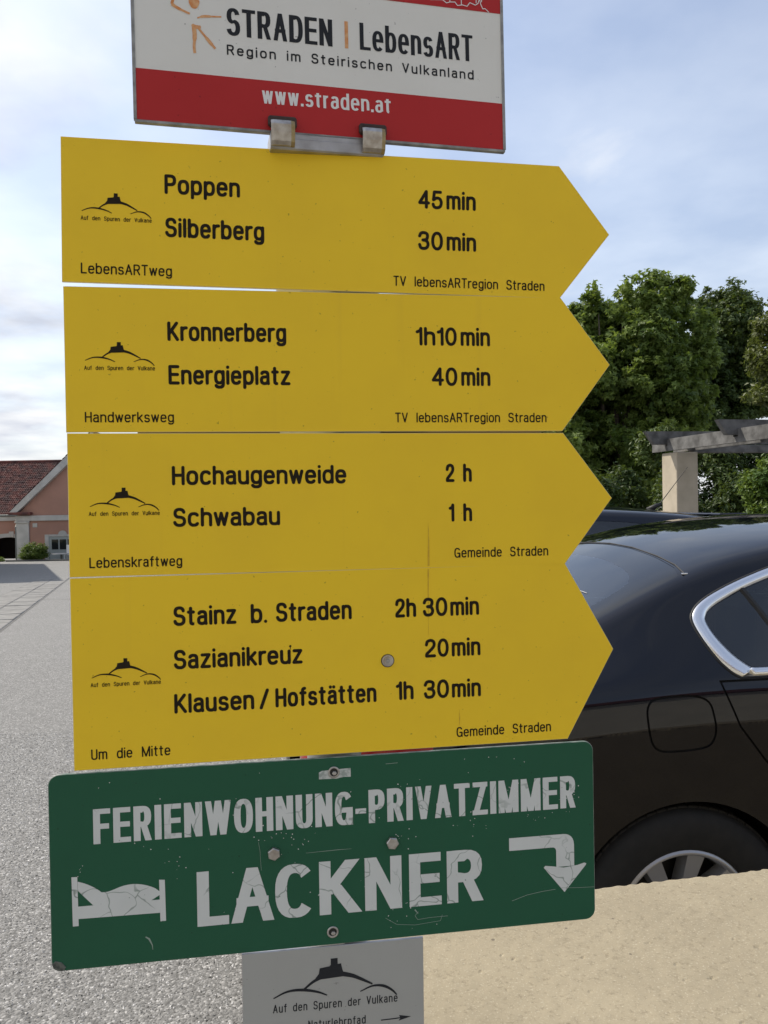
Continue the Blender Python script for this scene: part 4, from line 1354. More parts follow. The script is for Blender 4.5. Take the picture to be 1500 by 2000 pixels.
            dsk = MB(); dsk.lathe([(.0, -.085 * s), (.20, -.10 * s)], (0, 0, 0), 'y', 40); dsk.build('brake_disc', MT['dark'], wh)
            for k in range(9):
                sp_ = MB()
                w0, w1 = .022, .036
                y0, y1 = -.012 * s, -.004 * s
                V = [(-w0, y0 - .03 * s, .04), (w0, y0 - .03 * s, .04), (-w1 * .72, y1 - .006 * s, .190), (w1 * .72, y1 - .006 * s, .190),
                     (-w0 - .006, y0 - .06 * s, .04), (w0 + .006, y0 - .06 * s, .04), (-w1 * .72 - .006, y1 - .045 * s, .187), (w1 * .72 + .006, y1 - .045 * s, .187),
                     (-w0 * .9, y0 - .012 * s, .12), (w0 * .9, y0 - .012 * s, .12), (-w0 * 1.2, y0 - .055 * s, .12), (w0 * 1.2, y0 - .055 * s, .12)]
                F = [[0, 1, 9, 8], [8, 9, 3, 2], [0, 8, 10, 4], [8, 2, 6, 10], [1, 5, 11, 9], [9, 11, 7, 3]]
                sp_.add(V, F)
                spoke = sp_.build('spoke', MT['rim'], wh)
                spoke.rotation_euler = (0, R(11 + 40 * k), 0)
            hb = MB(); hb.lathe([(.0, -.010 * s), (.030, -.012 * s), (.055, -.022 * s), (.060, -.06 * s)], (0, 0, 0), 'y', 24); hb.build('hub', MT['rim'], wh, smooth=True)
            # housing
            hs = MB(); r2 = wr + .045
            pts = [(r2 * math.cos(a), r2 * math.sin(a)) for a in np.linspace(R(-20), R(200), 30)]
            V = [(wx + x, s * .86, wr + z) for x, z in pts] + [(wx + x, s * .56, wr + z) for x, z in pts]
            n = len(pts)
            F = [[i, i + 1, n + i + 1, n + i] for i in range(n - 1)] + [[n + i for i in range(n)]]
            mk('wheel_housing', V, F, MT['lining'], root)
    # floor and interior
    L0, L1 = net[2][0][0] + .1, net[-3][0][0]
    b_ = MB(); b_.box(L0, L1, -.55, .55, .22, .30, .01)
    b_.build('floor_pan', MT['lining'], root)
    return S


# ---- first car: black saloon seen from behind its rear wheel
car = empty('parked_car', (0, 0, 0))
tag(car, 'black saloon car with chrome window surround parked right behind the low wall', 'car', 'dark parked cars')
CY_ = R(9)
wc = Vector((1.07, -.897))
target = Vector((.826, 2.2))
o2 = target - Vector((wc.x * math.cos(CY_) - wc.y * math.sin(CY_), wc.x * math.sin(CY_) + wc.y * math.cos(CY_)))
car.location = (o2.x, o2.y, -.012); car.rotation_euler = (0, 0, CY_)
cci, cco = math.cos(CY_), math.sin(CY_)


# outline of the side glass in the side view (x forward, z up)
dlo_o = [(1.178, 1.170), (1.170, 1.145), (1.180, 1.105), (1.200, 1.060), (1.222, 1.028), (1.255, 1.002), (1.30, 1.000), (1.60, 1.000), (2.0, .998), (2.6, .990), (3.00, .975), (3.17, .972),
         (3.06, 1.04), (2.88, 1.145), (2.72, 1.23), (2.50, 1.305), (2.2, 1.346), (1.9, 1.352), (1.68, 1.334), (1.50, 1.302), (1.36, 1.262), (1.26, 1.224), (1.205, 1.195)]
dlo_i = [(1.210, 1.160), (1.208, 1.140), (1.220, 1.106), (1.244, 1.070), (1.268, 1.044), (1.298, 1.022), (1.31, 1.019), (1.60, 1.019), (2.0, 1.017), (2.6, 1.009), (2.99, .994), (3.09, .992),
         (3.02, 1.04), (2.86, 1.130), (2.70, 1.212), (2.49, 1.284), (2.2, 1.324), (1.9, 1.330), (1.68, 1.313), (1.51, 1.283), (1.375, 1.245), (1.28, 1.208), (1.230, 1.182)]


def smooth_closed(P, n=4):
    return cr_(P, n, True)[:-1]


co_, ci_ = smooth_closed(dlo_o, 4), off_poly(smooth_closed(dlo_i, 4), -.006)
fl = [(.968 + .0, .845), (.985, .822), (1.02, .815), (1.10, .817), (1.142, .828), (1.160, .862), (1.158, .905), (1.148, .940), (1.115, .957), (1.06, .960), (.99, .955), (.966, .935), (.962, .90)]
fl = smooth_closed(fl, 3)
rear_door = [(1.195, .992), (1.205, .955), (1.235, .87), (1.30, .78), (1.40, .66), (1.49, .50), (1.50, .33), (1.52, .30), (2.06, .30), (2.09, .34), (2.10, .60), (2.11, .90), (2.12, .992)]
front_door = [(2.13, .992), (2.12, .90), (2.11, .60), (2.10, .34), (2.13, .30), (3.05, .30), (3.10, .36), (3.12, .55), (3.10, .80), (3.06, .965)]
rg = [(.73, 0), (.73, .25), (.735, .44), (.76, .60), (.80, .655), (.86, .668), (.96, .664), (1.06, .656), (1.15, .648), (1.195, .638), (1.215, .580), (1.235, .42), (1.255, .20), (1.26, 0)]
rgi = [(.77, 0), (.77, .24), (.775, .40), (.80, .50), (.85, .550), (.92, .560), (1.02, .555), (1.08, .535), (1.115, .47), (1.135, .38), (1.155, .20), (1.16, 0)]
wg = [(2.82, 0), (2.80, .30), (2.78, .50), (2.79, .56), (2.85, .59), (3.1, .63), (3.35, .67), (3.44, .68), (3.50, .62), (3.54, .40), (3.56, 0)]
wgi = [(2.87, 0), (2.85, .30), (2.83, .48), (2.86, .53), (3.1, .58), (3.34, .62), (3.40, .60), (3.44, .40), (3.46, 0)]
S1 = build_car(car, SEDAN, [1.07, 3.78], [ci_], (co_, ci_, 0), [('flap', fl), ('rear_door', rear_door), ('front_door', front_door)],
               [('rear_frit', rg), ('rear_glass', rgi)], [('wind_frit', wg), ('wind_glass', wgi)],
               [('rear_lamp', [(.02, .72), (.02, .88), (.30, .90), (.36, .86), (.30, .74)]), ('head_lamp', [(4.60, .58), (4.30, .68), (4.22, .76), (4.45, .72)])], MT['paint'], flap=True)
# black rubber line round the chrome, quarter window divider, parcel shelf, seats, head rests
qd = S1.inv(np.array(co_), [0, 2], .35, .93)
for s in (-1, 1):
    pts = []
    for q in qd:
        p = S1(q[0], q[1]); pts.append((p[0], p[1] * s, p[2]))
    b = MB(); b.tube(pts + [pts[0]], .0045, 6, caps=False); b.build('window_seal', MT['dark'], car)
    a0 = S1.inv([(1.355, 1.235), (1.475, 1.016)], [0, 2], .35, .93)
    P = [S1(a0[0][0] + (a0[1][0] - a0[0][0]) * k / 8, a0[0][1] + (a0[1][1] - a0[0][1]) * k / 8) for k in range(9)]
    b = MB(); b.tube([(p[0], p[1] * s + s * -.004, p[2]) for p in P], .010, 6); b.build('window_divider', MT['dark'], car)
b = MB(); b.box(.72, 1.14, -.62, .62, .985, 1.003, .004); b.build('parcel_shelf', mat('grey_parcel_shelf', (0.05, 0.055, 0.06), 0.9), car)
b = MB(); b.box(1.14, 1.30, -.60, .60, .45, 1.03, .05); b.box(1.2, 1.75, -.60, .60, .38, .56, .05); b.build('rear_bench', MT['seat'], car)
for y in (-.36, .36):
    b = MB(); b.box(1.15, 1.25, y - .12, y + .12, 1.045, 1.185, .035); b.build('head_rest', MT['seat'], car)
    b = MB(); b.box(2.02, 2.17, y - .22, y + .22, .50, 1.08, .06); b.box(2.1, 2.65, y - .24, y + .24, .40, .56, .05); b.build('front_seat', MT['seat'], car)
    b = MB(); b.box(2.04, 2.14, y - .12, y + .12, 1.10, 1.26, .035); b.build('head_rest', MT['seat'], car)
b = MB(); b.box(3.0, 3.5, -.66, .66, .70, .97, .04); b.build('dashboard', MT['lining'], car)
for s in (-1, 1):
    b = MB(); b.tube([(2.95, s * .86, 1.01), (2.95, s * .94, 1.02)], .02, 8); b.box(2.92, 3.05, s * .99 - .10, s * .99 + .10, .97, 1.11, .04); b.build('door_mirror', MT['paint'], car)
b = MB(); b.box(-.002, .008, -.26, .26, .38, .49, .003); b.build('number_plate', MT['whiteprint'], car)
# bright strip seen on the far edge of the rear window: heating line bar on the glass
for k, x in enumerate((.86, .98)):
    q = S1.inv([(x, y) for y in np.linspace(.0, .44, 10)], [0, 1], .5, 1.0)
    P = [S1(a, t) for a, t in q]
    b = MB(); b.tube([(p[0], p[1], p[2] + .0006) for p in P[::-1]] + [(p[0], -p[1], p[2] + .0006) for p in P[1:]], .0011, 4); b.build('heating_line', MT['alu'], car)
# roof joint trim at the top of the rear window
q = S1.inv([(1.268, .0), (1.262, .20), (1.243, .42), (1.228, .56), (1.212, .645)], [0, 1], .5, 1.0)
P = [S1(a, t) for a, t in q]
b = MB(); b.tube([(p[0], p[1], p[2] + .0008) for p in P[::-1]] + [(p[0], -p[1], p[2] + .0008) for p in P[1:]], .0030, 6); b.build('roof_joint', MT['dark'], car)
for s in (-1, 1):
    p = P[-1]
    b = MB(); b.box(p[0] - .009, p[0] + .010, p[1] * s - .004, p[1] * s + .004, p[2] - .001, p[2] + .0035, .001); b.build('joint_end', MT['chrome'], car)

# ---- second car: dark hatchback further back, facing left
car2 = empty('parked_car', (2.74, 6.55, -.02), R(187))
tag(car2, 'dark hatchback with roof aerial parked beyond the black saloon', 'car', 'dark parked cars')
h_o = [(.42, 1.10), (.46, 1.04), (.60, .995), (1.2, .99), (2.0, .975), (2.7, .955), (2.86, .955), (2.6, 1.16), (2.4, 1.28), (2.1, 1.36), (1.6, 1.385), (1.1, 1.37), (.75, 1.32), (.50, 1.22)]
h_i = list(off_poly(smooth_closed(h_o, 3), -.012))
S2 = build_car(car2, HATCH, [.75, 3.30], [h_i], None, [], [('rear_frit', [(.10, 0), (.10, .40), (.12, .56), (.17, .58), (.235, .55), (.25, .40), (.255, 0)])],
               [('wind_frit', [(2.55, 0), (2.52, .45), (2.57, .55), (2.9, .61), (3.1, .64), (3.16, .55), (3.2, 0)])],
               [('head_lamp', [(3.98, .60), (3.70, .70), (3.62, .78), (3.85, .72)])], MT['paint2'], nu=90, ntt=44)
b = MB(); b.box(.08, .30, -.56, .56, 1.385, 1.405, .008); b.build('roof_spoiler', MT['paint2'], car2)
b = MB(); b.tube([(.60, 0, 1.425), (.53, 0, 1.465), (.49, 0, 1.482)], [.030, .018, .009], 10); b.build('aerial_base', MT['dark'], car2, smooth=True)
b = MB(); b.tube([(.51, 0, 1.470), (.26, 0, 1.775)], [.0042, .0022], 8); b.build('aerial', MT['dark'], car2)
b = MB(); b.box(1.48, 1.54, -.80, -.785, .98, 1.34, .004); b.build('door_pillar', MT['dark'], car2)


# ================================================================== pink house across the square
HY = 65.0
GZ = gz(HY)
MT['pink'] = mat('salmon_plaster', (0.39, 0.215, 0.16), 0.9, c2=(0.33, 0.185, 0.14), nscale=.6, bump=.2, bscale=20)
MT['trim'] = mat('pale_plaster_trim', (0.50, 0.49, 0.46), 0.85, c2=(0.40, 0.395, 0.37), nscale=1.5)
MT['tile'] = mat('red_brown_roof_tile', (0.14, 0.045, 0.035), 0.8, c2=(0.060, 0.026, 0.024), nscale=1.6, ndetail=8, lo=.4, hi=.6)
MT['pane'] = mat('dark_window_pane', (0.02, 0.022, 0.022), 0.05)
MT['wframe'] = mat('grey_window_frame', (0.30, 0.33, 0.32), 0.6)
MT['leadgrey'] = mat('zinc_pipe', (0.16, 0.17, 0.16), 0.5, 0.5)
MT['gate_dark'] = mat('dark_gateway', (0.015, 0.013, 0.012), 0.9)  # near-black sheets that back the archway opening


def hp(px, py, dy=0.0):
    return at(px, py, HY + dy)


house = empty('town_house', (0, HY, GZ))
tag(house, 'salmon house with gabled wing, red brown tiled roof and pale corner pilaster beyond the square', 'house')
house_inv = Matrix.Translation((0, -HY, -GZ))


def hbox(name, x0, x1, y0, y1, z0, z1, m, parent=None, bev=0.0):
    b = MB(); b.box(x0, x1, y0, y1, z0, z1, bev, house_inv if parent in (None, house) else house_inv)
    return b.build(name, m, parent or house)


# key places taken from the photograph's proportions (metres at the gable front)
xL = hp(35, 1060).x; xE = hp(22, 1000).x; xR = xL + 12.6
zE = hp(35, 1006).z; zc0 = hp(60, 1018).z; zBase = GZ - .05
xap = (xL + xR) / 2
slope_g = (hp(130, 893).z - hp(22, 1000).z) / (hp(130, 893).x - hp(22, 1000).x)
zap = zE + .2 + slope_g * (xap - xE)
# gable wall
b = MB()
b.prism([(xL, zBase), (xR, zBase), (xR, zE), (xap, zap - .25), (xL, zE)], -HY - 9, -HY, 0)
b.v = [(v[0], -v[2] - HY, v[1] - GZ) for v in b.v]
b.f = [f[::-1] for f in b.f]
b.build('wall', MT['pink'], house)
hbox('pilaster', xL - .08, hp(58, 1060).x, HY - .12, HY + .0, zBase, zc0, MT['trim'], bev=.02)
hbox('pilaster_capital', xL - .16, hp(58, 1060).x + .06, HY - .22, HY + .0, zc0 - .14, zc0 + .01, MT['trim'], bev=.03)
hbox('cornice', xL - .1, xR, HY - .16, HY, zc0 + .02, hp(60, 1007).z, MT['trim'], bev=.03)
hbox('eave_return', xE - .05, hp(64, 1003).x, HY - .5, HY - .02, hp(40, 1005.5).z, hp(40, 1000.5).z, MT['tile'], bev=.03)
# verge boards along the gable slope
for s in (-1, 1):
    x0_ = xE if s < 0 else 2 * xap - xE
    P = [(x0_, zE + .24), (xap, zap), (xap, zap - .62 * 1.25), (x0_ - s * .60, zE + .24 - 0.02)]
    b = MB(); b.prism(P, 0, .36)
    b.v = [(v[0], -v[2] + .0, v[1] - GZ) for v in b.v]; b.f = [f[::-1] for f in b.f]
    b.build('verge', MT['trim'], house)


def tile_roof(name, P00, P10, P01, P11, cols, rows, parent, inv):
    """P00-P10 along the eave, P01-P11 along the ridge; wavy courses of tiles"""
    nu_ = cols * 4 + 1; V = []; rowsv = []
    e1 = (P10 - P00); e2 = (P01 - P00); nn = e1.cross(e2).normalized()
    if nn.z < 0: nn = -nn
    us = np.linspace(0, 1, nu_)
    q = np.random.default_rng(5)
    jit = q.uniform(-.012, .012, (rows, cols + 1))
    for r_ in range(rows):
        for vv, lift in ((r_ / rows, .055), ((r_ + .96) / rows, .012)):
            for i, u in enumerate(us):
                a = P00.lerp(P10, u); c = P01.lerp(P11, u); p = a.lerp(c, vv)
                wv = .028 * math.cos(2 * math.pi * (u * cols)) + jit[r_, int(u * cols)]
                p = p + nn * (lift + wv)
                V.append(tuple(inv @ p))
    F = []
    for r_ in range(rows * 2 - 1):
        for i in range(nu_ - 1):
            F.append((r_ * nu_ + i, r_ * nu_ + i + 1, (r_ + 1) * nu_ + i + 1, (r_ + 1) * nu_ + i))
    o = fast_mesh(name, np.array(V), np.array(F), [MT['tile']], parent=parent)
    tag(o, kind='stuff')
    return o


# left wing: eave at photo height 1008, ridge at 903
eL = hp(-60, 1008, 1.5); eR = hp(40, 1007, 1.5); eL.z = eR.z
rY = 6.5
rz_ = hp(40, 903, 1.5 + rY).z
ridL = Vector((eL.x - 8, HY + 1.5 + rY, rz_)); ridR = Vector((xap, HY + 1.5 + rY, rz_))
eL2 = Vector((eL.x - 8, eL.y, eL.z)); eR2 = Vector((xL + .1, eL.y, eL.z))
tile_roof('roof_tiles', eL2, Vector((xap, eL.y, eL.z)), ridL, ridR, 110, 30, house, house_inv)
b = MB(); b.tube([tuple(house_inv @ (ridL + Vector((0, 0, .06)))), tuple(house_inv @ (ridR + Vector((0, 0, .06))))], .13, 8); b.build('ridge_tiles', MT['tile'], house)
# gable wing roof slopes
for s in (-1, 1):
    x0_ = xE if s < 0 else 2 * xap - xE
    tile_roof('roof_tiles', Vector((x0_, HY - .35, zE + .22)), Vector((x0_, HY + 9, zE + .22)), Vector((xap, HY - .35, zap + .02)), Vector((xap, HY + 9, zap + .02)), 40, 26, house, house_inv)
# wing wall with arched gateway
gx0, gx1 = hp(-35, 1060).x, hp(30, 1060).x
gtop = hp(0, 1051).z; gsp = hp(30, 1056).z
wz1 = eL.z - .05
for nm, a0, a1, z0, z1 in (('wing_wall', eL.x - 8, gx0, zBase, wz1), ('wing_wall', gx1, xL, zBase, wz1)):
    hbox(nm, a0, a1, HY + 1.6, HY + 2.1, z0, z1, MT['pink'])
pts = [(gx0 + (gx1 - gx0) * k / 12, gsp + (gtop - gsp) * math.sin(math.pi * k / 12)) for k in range(13)]
b = MB(); b.prism([(gx0, wz1), (gx0, gsp)] + pts[1:-1] + [(gx1, gsp), (gx1, wz1)], -.5, 0)
b.v = [(v[0], 1.6 - v[2], v[1] - GZ) for v in b.v]; b.f = [f[::-1] for f in b.f]; b.build('wing_wall', MT['pink'], house)
b = MB(); up_ = [(x, z + .32) for x, z in pts]
for k in range(12):
    b.prism([pts[k], pts[k + 1], up_[k + 1], up_[k]], 0, .05)
b.v = [(v[0], 1.6 - v[2], v[1] - GZ) for v in b.v]; b.f = [f[::-1] for f in b.f]; b.build('gateway_arch', MT['trim'], house)
hbox('keystone', hp(4, 1045).x - .16, hp(4, 1045).x + .25, HY + 1.5, HY + 1.6, gtop + .0, gtop + .48, MT['trim'], bev=.02)
hbox('gateway_recess', gx0 - 6, gx1 + .1, HY + 4.2, HY + 4.3, zBase, wz1, MT['gate_dark'])
hbox('gateway_side', gx1 + .02, gx1 + .1, HY + 2.1, HY + 4.2, zBase, wz1, MT['gate_dark'])
hbox('eave_band', eL.x - 8, xL - .1, HY + 1.45, HY + 1.6, wz1 - .38, wz1, MT['trim'], bev=.03)
b = MB()
b.tube([tuple(house_inv @ Vector((eL.x - 8, HY + 1.4, eL.z + .02))), tuple(house_inv @ Vector((xE - .02, HY + 1.4, eL.z + .02)))], .085, 8)
b.build('gutter', MT['leadgrey'], house)
px0 = hp(21, 1010).x; px1 = hp(33, 1030).x
b = MB(); b.tube([tuple(house_inv @ Vector(p)) for p in ((px0, HY + 1.35, eL.z), (px0 + .05, HY + 1.2, eL.z - .35), (px1 - .06, HY - .1, eL.z - .95), (px1 - .05, HY - .1, eL.z - 1.3), (px1 - .05, HY - .1, zBase))], .06, 8)
b.build('downpipe', MT['leadgrey'], house)
hbox('wall_plaque', hp(64, 1030).x, hp(73, 1030).x, HY - .04, HY, hp(68, 1030).z, hp(68, 1022).z, MT['trim'], bev=.01)
# window with pale surround and round head piece
wx0, wx1 = hp(96, 1060).x, hp(150, 1060).x
wt = hp(110, 1048).z; wb = zBase + .1
sx0 = hp(88, 1060).x
hbox('window_surround', sx0, wx0, HY - .07, HY, wb, hp(100, 1044).z, MT['trim'], bev=.02)
hbox('window_surround', wx1, wx1 + .35, HY - .07, HY, wb, hp(100, 1044).z, MT['trim'], bev=.02)
hbox('window_surround', wx0, wx1, HY - .07, HY, wt, hp(100, 1044).z, MT['trim'], bev=.02)
cx0 = (hp(114, 1040).x + hp(131, 1040).x) / 2; rr_ = (hp(131, 1040).x - hp(114, 1040).x) / 2
b = MB(); b.prism([(cx0 + rr_ * math.cos(a), hp(100, 1044.5).z + rr_ * .95 * math.sin(a)) for a in np.linspace(0, math.pi, 12)], 0, .07)
b.v = [(v[0], -v[2], v[1] - GZ) for v in b.v]; b.f = [f[::-1] for f in b.f]; b.build('window_head', MT['trim'], house)
win = hbox('window', wx0, wx1, HY - .02, HY + .0, wb, wt, MT['wframe'])
for k in range(3):
    a = wx0 + .22 + k * ((wx1 - wx0 - .3) / 3)
    pn = hbox('pane', a, a + (wx1 - wx0 - .3) / 3 - .12, HY - .035, HY - .02, hp(110, 1073).z, hp(110, 1053.5).z, MT['pane'], parent=win)

# dark kerb strip, shrub and garden table in front of the gable
b = MB(); b.box(hp(45, 1094).x, xR, HY - 3.0, HY - 2.8, gz(HY - 3) - .05, gz(HY - 3) + .13, .02)
tag(b.build('kerb', mat('dark_kerb', (0.10, 0.10, 0.095), 0.9)), kind='structure')


# ---- leaves
def leaf_material(name, c0, c1, trans=0.35):
    m = bpy.data.materials.new(name); m.use_nodes = True
    t = m.node_tree; b = t.nodes['Principled BSDF']; o = t.nodes['Material Output']
    at_ = t.nodes.new('ShaderNodeAttribute'); at_.attribute_name = 'tint'
    c = ramp(t, at_.outputs['Fac'], [(0.0, c0), (1.0, c1)])
    t.links.new(c, b.inputs['Base Color']); b.inputs['Roughness'].default_value = 0.5
    b.inputs['Specular IOR Level'].default_value = 0.35
    tr = t.nodes.new('ShaderNodeBsdfTranslucent')
    bright = mixc(t, .5, c, (0.20, 0.26, 0.03))
    t.links.new(bright, tr.inputs[0])
    mx = t.nodes.new('ShaderNodeMixShader'); mx.inputs[0].default_value = trans
    t.links.new(b.outputs[0], mx.inputs[1]); t.links.new(tr.outputs[0], mx.inputs[2]); t.links.new(mx.outputs[0], o.inputs[0])
    return m


MT['leaf'] = leaf_material('maple_leaves', (0.060, 0.108, 0.018), (0.25, 0.33, 0.075), .48)
MT['leaf_dark'] = leaf_material('dark_tree_leaves', (0.028, 0.055, 0.012), (0.080, 0.120, 0.028), .3)
MT['leaf_olive'] = leaf_material('olive_tree_leaves', (0.050, 0.070, 0.016), (0.120, 0.135, 0.035), .3)
MT['leaf_bush'] = leaf_material('fresh_shrub_leaves', (0.060, 0.120, 0.018), (0.150, 0.220, 0.040), .4)
MT['bark'] = mat('grey_brown_bark', (0.12, 0.095, 0.07), 0.9, c2=(0.07, 0.055, 0.04), nscale=12, bump=.6, bscale=30, bdist=.02)


def leaves(name, parent, blobs, n_clusters, per, size, m, seed, star=True, droop=.25, csize=.22, shell=(.55, 1.05), sub=0):
    """clusters of small folded leaves through the outer part of the given ellipsoids (cx,cy,cz,rx,ry,rz)"""
    q = np.random.default_rng(seed)
    B = np.array(blobs, float)
    if sub:
        SB = []
        for bb in B:
            ns = max(3, int(sub * (bb[3] * bb[5]) ** .5 / .8))
            for _ in range(ns):
                dd = q.normal(size=3); dd[2] += .35; dd /= np.linalg.norm(dd)
                rr = q.uniform(.24, .42)
                SB.append([*(bb[:3] + dd * bb[3:6] * q.uniform(.55, .92)), bb[3] * rr, bb[4] * rr, bb[5] * rr * q.uniform(1.0, 1.7)])
        B = np.concatenate([B * [1, 1, 1, .66, .66, .66], np.array(SB)])
    vol = B[:, 3] * B[:, 4] + B[:, 4] * B[:, 5] + B[:, 3] * B[:, 5]
    if sub:
        vol[:len(blobs)] *= .25
    bi = q.choice(len(B), n_clusters, p=vol / vol.sum())
    d = q.normal(size=(n_clusters, 3)); d /= np.linalg.norm(d, axis=1)[:, None]
    rad = shell[0] + (shell[1] - shell[0]) * q.random(n_clusters) ** .55
    # lumpy outline
    lump = 1 + .16 * np.sin(d[:, 0] * 6 + bi * 1.7) * np.cos(d[:, 2] * 7 + bi) + .10 * np.sin(d[:, 1] * 11 + d[:, 2] * 9)
    c = B[bi, :3] + d * B[bi, 3:6] * (rad * lump)[:, None]
    cs = csize * q.uniform(.6, 1.35, n_clusters)
    btint = q.normal(.42, .20, len(B))
    ctint = np.clip(btint[bi] + q.normal(0, .12, n_clusters), 0, 1)
    N = n_clusters * per
    ci = np.repeat(np.arange(n_clusters), per)
    off = q.normal(size=(N, 3)); off /= np.linalg.norm(off, axis=1)[:, None]
    off *= (q.random(N) ** .45)[:, None] * cs[ci][:, None] * [1, 1, .8]
    p = c[ci] + off
    nrm = d[ci] * .55 + np.array([0, 0, .55]) + q.normal(size=(N, 3)) * .55 + off / cs[ci][:, None] * .35
    nrm /= np.linalg.norm(nrm, axis=1)[:, None]
    ax = np.cross(nrm, q.normal(size=(N, 3))); ax /= np.linalg.norm(ax, axis=1)[:, None]
    ax = ax + np.array([0, 0, -droop]); ax -= nrm * (ax * nrm).sum(1)[:, None]; ax /= np.linalg.norm(ax, axis=1)[:, None]
    bx = np.cross(nrm, ax)
    s = size * q.uniform(.6, 1.25, N)
    if star:     # five-lobed outline: tip, side lobes, base
        prof = np.array([(0, -.45, 0), (.22, -.12, .03), (.62, .02, -.06), (.20, .16, .03), (0, .62, -.05), (-.20, .16, .03), (-.62, .02, -.06), (-.22, -.12, .03)])
        fq_ = np.array([(0, 1, 4), (1, 2, 3), (1, 3, 4), (0, 4, 7), (7, 5, 6), (7, 4, 5)])
    else:
        prof = np.array([(0, -.5, 0), (.26, 0, .06), (0, .6, -.04), (-.26, 0, .06)])
        fq_ = np.array([(0, 1, 2), (0, 2, 3)])
    P = p[:, None, :] + (bx[:, None, :] * prof[None, :, 0:1] + ax[:, None, :] * prof[None, :, 1:2] + nrm[:, None, :] * prof[None, :, 2:3]) * s[:, None, None]
    k = len(prof)
    F = (fq_[None] + (np.arange(N) * k)[:, None, None]).reshape(-1, 3)
    ti = np.clip(ctint[ci] + q.normal(0, .16, N), 0, 1)
    return fast_mesh(name, P.reshape(-1, 3), F, [m], parent=parent, attr=np.repeat(ti, k))


def tree(root_name, label, cat, base, trunk_h, trunk_r, blobs, n_clusters, per, size, m, seed, group=None, limbs=7, **kw):
    e = empty(root_name, (0, 0, 0))
    tag(e, label, cat, group)
    base = Vector(base)
    q = random.Random(seed)
    b = MB()
    top = base + Vector((q.uniform(-.1, .1), q.uniform(-.1, .1), trunk_h))
    b.tube([base - Vector((0, 0, .2)), base.lerp(top, .3) + Vector((.04, .02, 0)), base.lerp(top, .7) - Vector((.03, .03, 0)), top], [trunk_r * 1.25, trunk_r, trunk_r * .8, trunk_r * .6], 10)
    b.build('trunk', MT['bark'], e, smooth=True)
    for k in range(limbs):
        bl = blobs[k % len(blobs)]
        tgt = Vector((bl[0] + q.uniform(-.4, .4) * bl[3], bl[1] + q.uniform(-.4, .4) * bl[4], bl[2] + q.uniform(-.2, .6) * bl[5]))
        st = base.lerp(top, q.uniform(.45, 1.0))
        mid = st.lerp(tgt, .5) + Vector((q.uniform(-.2, .2), q.uniform(-.2, .2), .15))
        b = MB(); b.tube([st, st.lerp(mid, .5), mid, mid.lerp(tgt, .6), tgt], [trunk_r * .45, trunk_r * .38, trunk_r * .28, trunk_r * .17, trunk_r * .06], 7)
        b.build('limb', MT['bark'], e, smooth=True)
    leaves('crown', e, blobs, n_clusters, per, size, m, seed, **kw)
    return e


def blob(px, py, Y, rpx, rpz, depth=1.0):
    p = at(px, py, Y); k = Y / FPX
    return (p.x, p.y, p.z, rpx * k, (rpx + rpz) * .5 * k * depth, rpz * k)


# maple beside the arrow tips
Yt = 20.0
bl = [blob(1225, 715, Yt, 130, 115), blob(1160, 800, Yt, 130, 130), blob(1290, 800, Yt, 115, 120), blob(1180, 630, Yt + .4, 60, 50), blob(1240, 600, Yt, 55, 58), blob(1300, 610, Yt + .5, 60, 62), blob(1345, 690, Yt + .2, 55, 80),
      blob(1100, 900, Yt - .5, 130, 90), blob(1230, 900, Yt - .6, 110, 90), blob(1130, 690, Yt + .5, 60, 70), blob(1050, 760, Yt, 110, 110), blob(1195, 660, Yt + .8, 70, 60), blob(1230, 640, Yt + 1.0, 70, 60), blob(1215, 562, Yt, 20, 26), blob(1272, 560, Yt + .4, 22, 30), blob(1150, 585, Yt, 22, 26)]
tree('maple_tree', 'broad green maple tree with pale leaf tips rising behind the arrow points', 'tree', (at(1200, 900, Yt).x, Yt, gz(Yt)), 3.2, .2, bl, 3600, 28, .145, MT['leaf'], 11, limbs=12, csize=.17, sub=11)
Yd = 26.0
bl = [blob(1470, 790, Yd, 60, 55), blob(1330, 820, Yd, 90, 80), blob(1390, 690, Yd, 90, 95), blob(1435, 632, Yd, 50, 48), blob(1385, 612, Yd, 45, 38), blob(1455, 700, Yd, 40, 62), blob(1335, 598, Yd + 1, 35, 36), blob(1400, 780, Yd, 100, 80), blob(1420, 605, Yd, 35, 26)]
tree('dark_tree', 'dark green rounded tree standing behind the maple at the upper right', 'tree', (at(1410, 900, Yd).x, Yd, gz(Yd)), 3.6, .22, bl, 3100, 28, .13, MT['leaf_dark'], 12, limbs=9, csize=.20, sub=10)
Yo = 15.0
bl = [blob(1500, 700, Yo, 42, 30), blob(1520, 640, Yo, 40, 30), blob(1505, 770, Yo, 45, 22), blob(1560, 700, Yo, 70, 110), blob(1580, 600, Yo, 60, 60)]
tree('olive_tree', 'olive green tree whose layered boughs reach in at the right edge', 'tree', (at(1640, 900, Yo).x, Yo, gz(Yo)), 2.6, .15, bl, 620, 26, .10, MT['leaf_olive'], 13, limbs=8, star=False, csize=.17, shell=(.2, 1.1))
